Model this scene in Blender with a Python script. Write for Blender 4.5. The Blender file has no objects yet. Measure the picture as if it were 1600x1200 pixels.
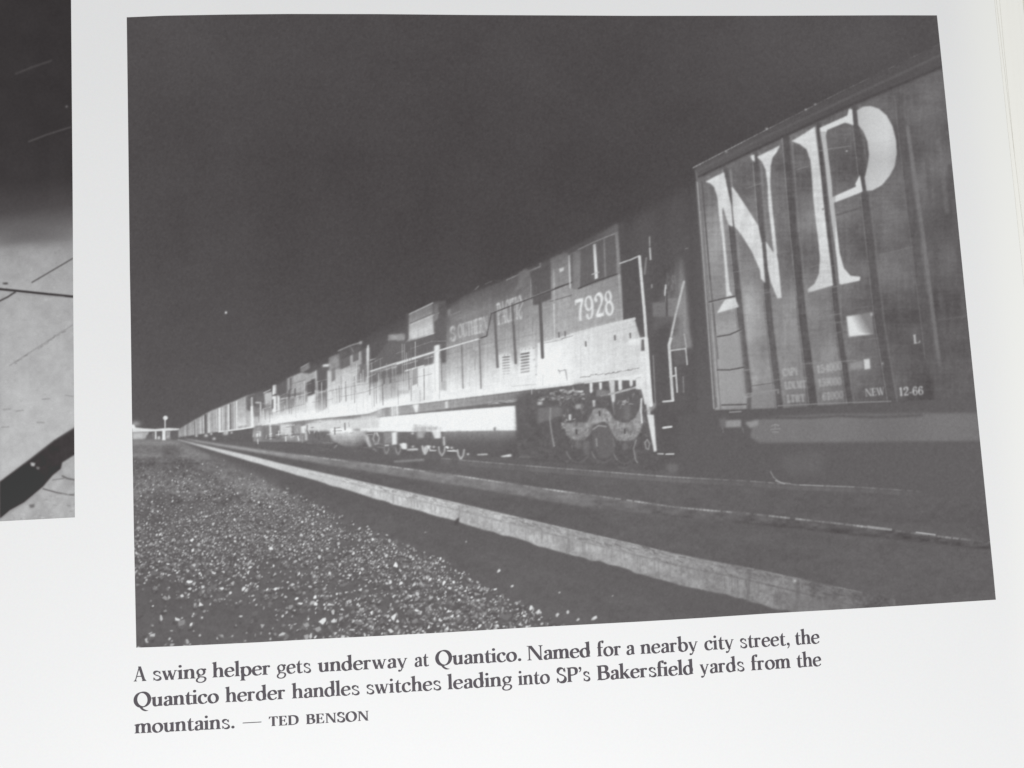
"""A book lying open under a soft lamp, seen close: one page with a printed night
photograph of a freight train, its caption, and the edge of a neighbouring picture."""
import bpy
import math
import numpy as np
from mathutils import Matrix, Vector
from mathutils.geometry import tessellate_polygon

scene = bpy.context.scene

# ---------------------------------------------------------------- camera
PAGE_Z = 0.014            # height of the open page above the table, metres
FOCAL_PX = 2227.5         # of a 1600 x 1200 frame
CAM_LOC = Vector((-0.043225, -0.051991, 0.262348 + PAGE_Z))
CAM_ROT = Matrix(((0.9919251, 0.0346231, -0.1220074),
                  (-0.0520710, 0.9883722, -0.1428603),
                  (0.1156425, 0.1480597, 0.9821940)))
cam_data = bpy.data.cameras.new('camera')
cam_data.sensor_width = 36.0
cam_data.lens = FOCAL_PX * 36.0 / 1600.0
cam_data.clip_start, cam_data.clip_end = 0.005, 20.0
cam = bpy.data.objects.new('camera', cam_data)
scene.collection.objects.link(cam)
cam.matrix_world = Matrix.Translation(CAM_LOC) @ CAM_ROT.to_4x4()
scene.camera = cam

# ---------------------------------------------------------------- light
world = bpy.data.worlds.new('World')
scene.world = world
world.use_nodes = True
bg = world.node_tree.nodes['Background']
bg.inputs['Color'].default_value = (0.95, 0.98, 1.0, 1)
bg.inputs['Strength'].default_value = 0.33


def area_lamp(name, loc, target, sx, sy, watts, color):
    l = bpy.data.lights.new(name, 'AREA')
    l.shape, l.size, l.size_y = 'RECTANGLE', sx, sy
    l.energy, l.color = watts, color
    o = bpy.data.objects.new(name, l)
    scene.collection.objects.link(o)
    o.location = loc
    o.rotation_euler = (Vector(target) - Vector(loc)).to_track_quat('-Z', 'Y').to_euler()
    return o


area_lamp('window_light', (-0.03, -0.31, 0.62), (0.0, -0.02, PAGE_Z), 0.44, 0.34, 4.2, (1.0, 0.995, 0.985))

scene.view_settings.view_transform = 'Standard'
scene.view_settings.look = 'None'
scene.view_settings.exposure = 0.0
scene.view_settings.gamma = 1.0
scene.view_settings.use_curve_mapping = False
scene.render.engine = 'CYCLES'
scene.cycles.max_bounces = 6
scene.cycles.use_denoising = True


def on_page(px, py, z=PAGE_Z):
    """where the sight lines of measured picture points meet the plane of the page"""
    px, py = np.asarray(px, float), np.asarray(py, float)
    d = np.stack([(px-800)/FOCAL_PX, -(py-600)/FOCAL_PX, -np.ones_like(px)], -1)
    w = d @ np.array(CAM_ROT).T
    t = (z - CAM_LOC.z) / w[..., 2]
    return np.stack([CAM_LOC.x + t*w[..., 0], CAM_LOC.y + t*w[..., 1]], -1)


# ---------------------------------------------------------------- lettering
# Serif letters drawn with a broad pen: every glyph is a list of outlines in
# font units (x height 455, capitals 700, ascenders 745, descenders -225).
def bez(*p, n=14):
    """chain of cubic pieces p0 c c p c c p ... as a polyline"""
    out = [np.array(p[0], float)]
    for k in range(0, len(p) - 1, 3):
        a, b, c, d = (np.array(q, float) for q in p[k:k + 4])
        for i in range(1, n + 1):
            t = i / n
            out.append((1-t)**3*a + 3*(1-t)**2*t*b + 3*(1-t)*t*t*c + t**3*d)
    return out


THICK, THIN, PEN = 130.0, 44.0, math.radians(14)


def pen(path, thick=THICK, thin=THIN, phi=PEN, taper=(1.0, 1.0)):
    """outline of a stroke whose width follows its direction like a broad nib"""
    P = np.array(path, float)
    d = np.gradient(P, axis=0)
    L = np.hypot(d[:, 0], d[:, 1]) + 1e-9
    th = np.arctan2(d[:, 1], d[:, 0])
    w = thin + (thick - thin) * np.abs(np.sin(th - phi)) ** 1.3
    s = np.linspace(0, 1, len(P))
    w = w * (taper[0] + (1 - taper[0]) * np.clip(s / .25, 0, 1)) * (taper[1] + (1 - taper[1]) * np.clip((1 - s) / .25, 0, 1))
    nx, ny = -d[:, 1] / L * w / 2, d[:, 0] / L * w / 2
    A = np.stack([P[:, 0] + nx, P[:, 1] + ny], 1)
    B = np.stack([P[:, 0] - nx, P[:, 1] - ny], 1)
    return [tuple(q) for q in A] + [tuple(q) for q in B[::-1]]


def stem(x, y0, y1, w=THICK):
    return [(x-w/2, y0), (x+w/2, y0), (x+w/2, y1), (x-w/2, y1)]


def foot(x, y=0, w=THICK, l=48, r=48, up=1):
    h = w / 2
    q = [(-h-l, 0), (h+r, 0), (h+r, 20), (h+r*.3, 36), (h, 78), (-h, 78), (-h-l*.3, 36), (-h-l, 20)]
    return [(x+a, y+b*up) for a, b in q]


def flag(x, y, w=THICK, l=58):
    h = w / 2
    return [(x+h, y+10), (x+h, y-120), (x-h, y-120), (x-h-8, y-75), (x-h-l, y-58), (x-h-l, y-40), (x-h+10, y-14)]


def ball(x, y, r, n=18):
    return [(x+r*math.cos(2*math.pi*i/n), y+r*math.sin(2*math.pi*i/n)) for i in range(n)]


def ring(cx, cy, rx, ry, thick=THICK, thin=THIN, phi=PEN):
    """closed bowl as two pen strokes"""
    k = .5523
    a = bez((cx, cy+ry), (cx-k*rx, cy+ry), (cx-rx, cy+k*ry), (cx-rx, cy), (cx-rx, cy-k*ry), (cx-k*rx, cy-ry), (cx, cy-ry))
    b = bez((cx, cy+ry), (cx+k*rx, cy+ry), (cx+rx, cy+k*ry), (cx+rx, cy), (cx+rx, cy-k*ry), (cx+k*rx, cy-ry), (cx, cy-ry))
    return [pen(a, thick, thin, phi), pen(b, thick, thin, phi)]


def arch(x0, x1, top=440, y0=290):
    return pen(bez((x0, y0), (x0+28, top-60), (x0+85, top-4), (x0+(x1-x0)*.56, top), (x1-28, top+2), (x1, top-62), (x1, y0-30)), thin=42)


def glyphs():
    G = {}
    n_ = lambda x0, x1: [arch(x0, x1), stem(x1, 0, 265), foot(x1)]
    G['n'] = ([stem(112, 0, 440), flag(112, 450), foot(112)] + n_(120, 385), 500)
    G['m'] = ([stem(112, 0, 440), flag(112, 450), foot(112)] + n_(120, 372) + n_(380, 632), 748)
    G['h'] = ([stem(112, 0, 735), flag(112, 745), foot(112)] + n_(120, 385), 500)
    G['r'] = ([stem(112, 0, 440), flag(112, 450), foot(112, r=62), pen(bez((130, 300), (155, 385), (205, 432), (268, 432)), thick=70, thin=46), ball(290, 400, 52)], 372)
    G['i'] = ([stem(112, 0, 440), flag(112, 450), foot(112), ball(108, 620, 66)], 232)
    G['l'] = ([stem(112, 0, 735), flag(112, 745), foot(112)], 228)
    G['k'] = ([stem(112, 0, 735), flag(112, 745), foot(112), pen([(150, 190), (370, 415)], thick=60, thin=40), foot(385, 445, w=30, l=55, r=60, up=-.6),
               pen([(225, 265), (290, 180), (400, 15)], thick=135, thin=60, phi=math.radians(50)), foot(415, w=70, l=20, r=60)], 495)
    G['u'] = ([stem(112, 130, 440), flag(112, 450), pen(bez((112, 165), (112, 60), (155, 12), (225, 14), (290, 18), (345, 70), (375, 150)), thin=44), stem(380, 0, 440), flag(380, 450),
               [(330, 0), (380, 90), (436, 55), (478, 50), (478, 34), (436, 10), (395, 0)]], 500)
    G['o'] = (ring(245, 220, 178, 214), 490)
    G['c'] = ([pen(bez((360, 340), (330, 420), (285, 440), (240, 438), (120, 432), (70, 330), (70, 222), (70, 100), (140, 8), (248, 8), (310, 8), (365, 45), (395, 105)), taper=(1, .5)), ball(340, 348, 52)], 425)
    G['e'] = ([pen(bez((88, 245), (200, 250), (280, 255), (368, 262)), thin=40), pen(bez((385, 258), (385, 370), (325, 440), (240, 438), (130, 432), (70, 335), (70, 220), (70, 95), (140, 8), (248, 8), (310, 8), (370, 45), (402, 105)), taper=(.8, .5))], 440)
    G['a'] = ([pen(bez((95, 345), (110, 420), (165, 440), (215, 438), (290, 434), (325, 390), (325, 320), (325, 250), (325, 150), (325, 90)), taper=(.8, 1)), ball(118, 340, 52),
               pen(bez((325, 262), (230, 240), (85, 215), (85, 105), (85, 40), (125, 8), (180, 10), (240, 14), (290, 50), (325, 110))), stem(325, 60, 150),
               [(270, 90), (300, 10), (360, 0), (420, 30), (420, 52), (385, 55), (381, 120)]], 425)
    G['s'] = ([pen(bez((320, 335), (300, 410), (255, 436), (205, 436), (130, 436), (92, 395), (92, 345), (92, 225), (345, 240), (345, 110), (345, 40), (280, 10), (210, 10), (150, 10), (100, 40), (78, 110)),
                   thick=104, thin=40, phi=math.radians(-38)), [(318, 440), (336, 440), (344, 300), (326, 298)], [(62, 150), (80, 150), (78, 0), (60, 0)]], 400)
    G['t'] = ([stem(135, 120, 450), [(79, 430), (135, 560), (191, 610), (191, 430)], [(30, 405), (300, 405), (300, 446), (30, 446)], pen(bez((135, 170), (135, 40), (170, 12), (225, 12), (255, 12), (285, 25), (312, 55)), taper=(1, .6))], 320)
    G['f'] = ([stem(128, 0, 560), foot(128, r=62), [(30, 405), (285, 405), (285, 446), (30, 446)], pen(bez((128, 520), (128, 680), (180, 728), (245, 728), (275, 728), (300, 710), (310, 690)), taper=(1, .8)), ball(290, 672, 50)], 300)
    G['d'] = (ring(230, 220, 165, 212) + [stem(372, 60, 735), flag(372, 745), [(316, 0), (316, 130), (428, 90), (428, 56), (470, 48), (470, 32), (400, 12)]], 495)
    G['b'] = ([stem(110, 40, 735), flag(110, 745)] + ring(258, 220, 168, 212), 492)
    G['p'] = ([stem(112, -222, 440), flag(112, 450), foot(112, -225)] + ring(262, 220, 168, 212), 495)
    G['g'] = (ring(222, 292, 138, 148, thick=100) + [pen(bez((165, 165), (105, 130), (100, 75), (170, 66), (290, 50), (405, 60), (405, -50)), thick=84, thin=50, phi=math.radians(-5)), pen(bez((405, -40), (405, -150), (300, -205), (205, -205)), thick=80, thin=44, phi=0.0), pen(bez((215, -205), (110, -205), (45, -165), (45, -100), (45, -45), (90, -5), (150, 45)), thick=74, thin=44, phi=0.0),
              pen(bez((315, 385), (340, 425), (375, 440), (410, 432)), thick=56, thin=44), ball(412, 405, 34)], 455)
    dg = lambda x0, x1, y0, y1, w=118: [(x0-w/2, y0), (x0+w/2, y0), (x1+w/2, y1), (x1-w/2, y1)]
    sf = lambda x, y, l=80: [(x-l, y), (x+l, y), (x+l, y-20), (x+l*.5, y-34), (x-l*.5, y-34), (x-l, y-20)]
    G['w'] = ([dg(75, 205, 446, -6), dg(205, 330, -6, 400, 46), dg(300, 435, 446, -6), dg(435, 560, -6, 440, 46), sf(85, 448), sf(310, 448, 70), sf(570, 448, 62)], 645)
    G['y'] = ([dg(80, 238, 446, -6, 116), pen(bez((395, 440), (330, 270), (265, 90), (215, -50), (180, -150), (150, -180), (95, -165)), thick=50, thin=44), ball(100, -150, 52), sf(90, 448), sf(395, 448, 62)], 465)
    G['.'] = ([ball(115, 60, 70)], 235)
    G[','] = ([ball(112, 62, 68), pen(bez((160, 60), (165, -20), (140, -90), (70, -140)), thick=50, thin=30)], 235)
    G['\u2019'] = ([ball(112, 640, 64), pen(bez((155, 640), (160, 565), (135, 500), (70, 455)), thick=50, thin=30)], 225)
    G['\u2014'] = ([[(0, 210), (1000, 210), (1000, 250), (0, 250)]], 1000)
    G['-'] = ([[(30, 190), (270, 190), (270, 262), (30, 262)]], 300)
    ck = lambda x, y=0, w=THICK+14, up=1, l=55, r=55: foot(x, y, w, l, r, up)
    W = THICK + 14
    G['A'] = ([dg(310, 540, 715, 15, 140), dg(300, 85, 690, 15, 44), [(165, 215), (480, 215), (465, 258), (180, 258)], foot(85, w=44, l=60, r=62), foot(545, w=130, l=50, r=48)], 650)
    G['Q'] = (ring(380, 350, 300, 352, thick=154, thin=50) + [pen(bez((300, 5), (360, -120), (470, -215), (620, -190)), thick=95, thin=48, taper=(1, .3))], 770)
    G['O'] = (ring(370, 350, 292, 350, thick=154, thin=50), 740)
    G['N'] = ([stem(130, 10, 690, 46), stem(640, -10, 690, 46), dg(165, 640, 700, -12, 150), ck(130, w=46, l=70, r=70), ck(640, 700, 46, -1, 70, 70), [(30, 700), (170, 700), (170, 640), (110, 666), (30, 680)]], 740)
    G['S'] = ([pen(bez((455, 530), (430, 650), (350, 690), (270, 688), (170, 684), (112, 620), (112, 530), (112, 350), (480, 390), (480, 190), (480, 70), (390, 12), (280, 12), (180, 12), (110, 60), (80, 190)),
                   thick=154, thin=50, phi=math.radians(-38)), [(450, 700), (476, 700), (486, 480), (462, 478)], [(64, 240), (90, 240), (86, 0), (60, 0)]], 550)
    G['P'] = ([stem(140, 10, 690, W), ck(140), ck(140, 700, W, -1), pen(bez((180, 675), (330, 680), (505, 690), (505, 515), (505, 330), (340, 318), (190, 330)), thick=154, thin=50)], 580)
    G['B'] = ([stem(140, 10, 690, W), ck(140), ck(140, 700, W, -1), pen(bez((180, 676), (320, 680), (470, 690), (470, 535), (470, 385), (320, 375), (190, 370)), thick=154, thin=50),
               pen(bez((190, 372), (380, 380), (525, 360), (525, 195), (525, 30), (360, 18), (180, 22)), thick=154, thin=50)], 610)
    G['T'] = ([stem(310, 10, 690, W), ck(310), [(40, 700), (580, 700), (596, 520), (574, 520), (520, 640), (420, 655), (200, 655), (100, 640), (46, 520), (24, 520)]], 620)
    G['E'] = ([stem(140, 10, 690, W), ck(140, r=10), ck(140, 700, W, -1, r=10), [(140, 700), (500, 700), (510, 535), (488, 535), (430, 640), (360, 656), (140, 656)], [(140, 0), (520, 0), (545, 190), (522, 190), (450, 64), (370, 44), (140, 44)],
               [(190, 334), (360, 334), (390, 250), (410, 250), (410, 470), (390, 470), (360, 378), (190, 378)]], 570)
    G['D'] = ([stem(140, 10, 690, W), ck(140), ck(140, 700, W, -1), pen(bez((180, 676), (420, 690), (625, 640), (625, 350), (625, 70), (420, 10), (180, 24)), thick=154, thin=50)], 715)
    G['L'] = ([stem(140, 10, 690, W), ck(140, r=10), ck(140, 700, W, -1), [(140, 0), (500, 0), (525, 210), (502, 210), (430, 64), (350, 44), (140, 44)]], 545)
    G['H'] = ([stem(140, 10, 690, W), ck(140), ck(140, 700, W, -1), stem(540, 10, 690, W), ck(540), ck(540, 700, W, -1), [(200, 330), (480, 330), (480, 378), (200, 378)]], 690)
    G['I'] = ([stem(140, 10, 690, W), ck(140), ck(140, 700, W, -1)], 290)
    G['C'] = ([pen(bez((560, 500), (530, 640), (450, 690), (370, 688), (190, 684), (90, 530), (90, 350), (90, 150), (200, 12), (375, 12), (470, 12), (550, 70), (590, 190)), thick=154, thin=50), [(560, 700), (584, 700), (590, 470), (566, 470)]], 640)
    G['F'] = ([stem(140, 10, 690, W), ck(140, r=70), ck(140, 700, W, -1, r=10), [(140, 700), (490, 700), (500, 520), (478, 520), (420, 640), (350, 656), (140, 656)], [(190, 320), (350, 320), (380, 240), (400, 240), (400, 460), (380, 460), (350, 364), (190, 364)]], 530)
    G['U'] = ([stem(140, 200, 690, W), ck(140, 700, W, -1), stem(560, 200, 690, 46), ck(560, 700, 46, -1, 70, 60), pen(bez((140, 230), (140, 70), (220, 12), (350, 12), (490, 12), (560, 80), (560, 230)), thick=120, thin=50)], 690)
    G['R'] = (G['P'][0] + [dg(330, 520, 340, 10, 140), foot(530, w=120, l=20, r=60)], 640)
    G['M'] = ([stem(130, 10, 690, 46), dg(150, 380, 700, 0, 140), dg(380, 600, 0, 690, 46), stem(640, 10, 690, W), ck(130, w=46), ck(640), ck(660, 700, 90, -1), [(40, 700), (170, 700), (170, 650), (40, 680)]], 790)
    G['Y'] = ([dg(90, 320, 690, 300, 134), dg(320, 540, 300, 690, 46), stem(315, 10, 330, W), ck(315), sf(100, 700, 95), sf(545, 700, 75)], 640)
    G['W'] = ([dg(90, 290, 690, -5, 134), dg(290, 450, -5, 600, 46), dg(420, 610, 690, -5, 134), dg(610, 800, -5, 690, 46), sf(95, 700, 95), sf(430, 700, 80), sf(805, 700, 75)], 900)
    G['1'] = ([stem(230, 0, 690, W), ck(230), [(90, 590), (100, 570), (180, 600), (180, 500), (290, 500), (290, 700), (250, 700)]], 430)
    G['2'] = ([pen(bez((90, 520), (90, 640), (160, 690), (240, 690), (340, 690), (410, 630), (410, 530), (410, 380), (200, 250), (85, 60)), thick=154, thin=50, phi=math.radians(30)), ball(125, 525, 62), [(60, 0), (430, 0), (455, 170), (430, 170), (390, 105), (60, 105)]], 490)
    G['4'] = ([stem(340, 0, 690, W), ck(340, l=45, r=45), [(30, 170), (470, 170), (470, 230), (30, 230)], dg(335, 55, 690, 200, 56)], 500)
    G['5'] = ([[(100, 700), (420, 700), (420, 600), (100, 600)], stem(115, 350, 690, 46), pen(bez((105, 370), (180, 450), (425, 450), (425, 225), (425, 60), (300, 12), (220, 12), (140, 12), (90, 60), (85, 130)), thick=154, thin=50), ball(115, 140, 58)], 500)
    G['6'] = (ring(255, 215, 165, 205, thick=110) + [pen(bez((400, 580), (380, 680), (310, 690), (270, 685), (140, 660), (90, 450), (90, 230)), thick=116, thin=44), ball(388, 575, 56)], 500)
    G['0'] = (ring(250, 350, 172, 345, thick=118), 500)
    G['7'] = ([[(50, 700), (455, 700), (455, 640), (425, 590), (110, 590), (80, 520), (50, 520)], pen(bez((430, 640), (330, 460), (225, 300), (225, 0)), thick=128, thin=70, phi=math.radians(30))], 480)
    G['8'] = (ring(250, 535, 132, 155, thick=104) + ring(250, 195, 165, 190, thick=116), 500)
    G['9'] = (ring(245, 485, 165, 205, thick=112) + [pen(bez((100, 120), (120, 20), (190, 10), (230, 15), (360, 40), (410, 250), (410, 470)), thick=116, thin=44), ball(112, 125, 56)], 500)
    return G


GLYPHS = glyphs()


def set_text(text, track=0.0):
    """outlines of a word laid out from x = 0, and its ink width"""
    out, x = [], 0.0
    for ch in text:
        polys, adv = GLYPHS[ch]
        out.append([[(x+a, b) for a, b in q] for q in polys])
        x += adv + track
    xs = [a for g in out for q in g for a, _ in q]
    x0, x1 = min(xs), max(xs)
    return [[[(a-x0, b) for a, b in q] for q in g] for g in out], x1 - x0


def place_text(text, x0, x1, y0, y1, cap, lean=0.0, capunits=700.0, track=0.0, cap1=None, bold=0.0):
    """word with its ink from (x0, y0) to (x1, y1) on the baseline, capitals `cap` tall"""
    gl, w = set_text(text, track)
    out = []
    for g in gl:
        pl = []
        for q in g + ([[(a+bold, b) for a, b in q] for q in g] if bold else []):
            r = []
            for a, b in q:
                t = (a - bold/2) / w
                c = cap + ((cap1 or cap) - cap) * t
                up = b / capunits * c
                r.append((x0 + (x1-x0)*t - lean*up, y0 + (y1-y0)*t - up))
            pl.append(r)
        out.append(pl)
    return out


# ---------------------------------------------------------------- halftone pictures
# The two printed photographs are flat ink.  Their tones are worked out on a
# sheet of grey values (0 black ... 255 white) and become the ink colour of the
# picture's mesh, one value per mesh corner.
rng = np.random.default_rng(7928)


def gauss(a, s):
    if s <= 0:
        return a
    r = max(1, int(3*s + .5))
    k = np.exp(-.5*(np.arange(-r, r+1)/s)**2)
    k /= k.sum()
    for ax in (0, 1):
        p = [(0, 0), (0, 0)]
        p[ax] = (r, r)
        b = np.pad(a, p, mode='edge')
        n = a.shape[ax]
        acc = np.zeros_like(a)
        for i, w in enumerate(k):
            acc += w * (b[i:i+n] if ax == 0 else b[:, i:i+n])
        a = acc
    return a


def value_noise(h, w, cell, seed, cellx=None):
    """smooth random field, about -1..1"""
    g = np.random.default_rng(seed)
    cx, cy = cellx or cell, cell
    ny, nx = int(h/cy)+3, int(w/cx)+3
    t = g.uniform(-1, 1, (ny, nx))
    y, x = np.arange(h)/cy, np.arange(w)/cx
    iy, ix = y.astype(int), x.astype(int)
    fy, fx = y-iy, x-ix
    fy, fx = (fy*fy*(3-2*fy))[:, None], (fx*fx*(3-2*fx))[None]
    iy, ix = iy[:, None], ix[None]
    return (t[iy, ix]*(1-fy)*(1-fx) + t[iy+1, ix]*fy*(1-fx) + t[iy, ix+1]*(1-fy)*fx + t[iy+1, ix+1]*fy*fx)


class Sheet:
    def __init__(self, w, h, base):
        self.w, self.h = w, h
        self.a = np.full((h, w), float(base))

    def box(self, pts, pad):
        P = np.array(pts, float)
        x0, y0 = np.floor(P.min(0) - pad).astype(int)
        x1, y1 = np.ceil(P.max(0) + pad).astype(int) + 1
        return max(0, x0), max(0, y0), min(self.w, x1), min(self.h, y1)

    def blend(self, b, m, tone, alpha):
        x0, y0, x1, y1 = b
        if callable(tone):
            Y, X = np.mgrid[y0:y1, x0:x1]
            tone = tone(X.astype(float), Y.astype(float))
        if callable(alpha):
            Y, X = np.mgrid[y0:y1, x0:x1]
            alpha = np.clip(alpha(X.astype(float), Y.astype(float)), 0, 1)
        m = m * alpha
        self.a[y0:y1, x0:x1] = self.a[y0:y1, x0:x1]*(1-m) + tone*m

    def cover(self, pts, soft):
        b = x0, y0, x1, y1 = self.box(pts, 3*soft + 2)
        if x1 <= x0 or y1 <= y0:
            return b, None
        ss = 4 if (x1-x0)*(y1-y0) < 60000 else 2
        xs = (np.arange((x1-x0)*ss)+.5)/ss + x0 - .5
        ys = (np.arange((y1-y0)*ss)+.5)/ss + y0 - .5
        ins = np.zeros((len(ys), len(xs)), bool)
        P = np.array(pts, float)
        for (ax, ay), (bx, by) in zip(P, np.roll(P, -1, 0)):
            if ay == by:
                continue
            r = np.where((ay > ys) != (by > ys))[0]
            if len(r):
                xi = (bx-ax)*(ys[r]-ay)/(by-ay)+ax
                ins[r] ^= xs[None] < xi[:, None]
        m = ins.reshape(y1-y0, ss, x1-x0, ss).mean((1, 3))
        return b, gauss(m, soft)

    def poly(self, pts, tone, soft=.7, alpha=1.0):
        b, m = self.cover(pts, soft)
        if m is not None:
            self.blend(b, m, tone, alpha)

    def glyphs(self, gl, tone, soft=.6, alpha=1.0):
        for g in gl:
            for q in g:
                self.poly(q, tone, soft, alpha)

    def line(self, pts, w, tone, soft=.5, alpha=1.0, w1=None):
        """stroke of width w (to w1) along a polyline"""
        w1 = w if w1 is None else w1
        b = x0, y0, x1, y1 = self.box(pts, max(w, w1)/2 + 3*soft + 2)
        if x1 <= x0 or y1 <= y0:
            return
        Y, X = np.mgrid[y0:y1, x0:x1].astype(float)
        best = np.zeros(X.shape)
        P = np.array(pts, float)
        L = np.concatenate([[0], np.cumsum(np.hypot(*np.diff(P, axis=0).T))])
        for i in range(len(P)-1):
            d = P[i+1]-P[i]
            l2 = d@d + 1e-9
            t = np.clip(((X-P[i][0])*d[0]+(Y-P[i][1])*d[1])/l2, 0, 1)
            dist = np.hypot(X-P[i][0]-t*d[0], Y-P[i][1]-t*d[1])
            hw = (w + (w1-w)*(L[i]+t*(L[i+1]-L[i]))/(L[-1]+1e-9))/2
            e = .5 + soft
            best = np.maximum(best, np.clip((hw+e/2-dist)/e, 0, 1)*np.minimum(1, 2*hw+.15))
        self.blend(b, best, tone, alpha)

    def glow(self, cx, cy, rx, ry, amount):
        b = x0, y0, x1, y1 = self.box([(cx-3*rx, cy-3*ry), (cx+3*rx, cy+3*ry)], 1)
        Y, X = np.mgrid[y0:y1, x0:x1].astype(float)
        self.a[y0:y1, x0:x1] += amount*np.exp(-.5*(((X-cx)/rx)**2+((Y-cy)/ry)**2))


def at(ox, oy, s):
    """points measured on an enlarged detail -> sheet coordinates"""
    return lambda *p: [(ox + p[i]/s, oy + p[i+1]/s) for i in range(0, len(p), 2)]


def along(xs, ys):
    return lambda x: np.interp(x, xs, ys)


# lines that organise the night picture
ROOF = along([279, 297, 327, 356, 386, 413, 431, 447, 484, 514, 529, 564, 592, 636, 674, 697, 725, 791, 828, 865, 965, 1010],
             [671, 660, 643, 631, 618, 611, 600, 588, 567, 558, 549, 534, 517, 498, 480, 480, 463, 438, 420, 401, 352, 345])
SILL = along([277, 342, 395, 465, 575, 600, 894, 1005], [684, 674, 667, 658, 647, 638, 601.5, 586])
RAIL_T = along([276, 395, 440, 600, 725, 850, 975, 1050, 1100, 1170, 1245, 1375, 1560], [686, 713, 724.5, 760, 788, 817.5, 846, 864, 874, 887, 903, 931, 972])
RAIL_B = along([276, 440, 600, 725, 850, 975, 1069, 1147, 1225, 1375], [687, 735, 783, 818, 855, 889, 915, 932, 954, 1000])
WEB_T = along([290, 302, 350, 440, 600, 725, 850, 975, 1050, 1100, 1164, 1326, 1472, 1560], [686, 687.5, 695, 707, 727, 744, 763, 780, 791, 796, 801, 819, 838, 848])
WEB_B = along([290, 350, 440, 600, 725, 850, 912, 1050, 1560], [687, 698, 714, 741, 760, 781.5, 792, 806, 860])


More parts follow.
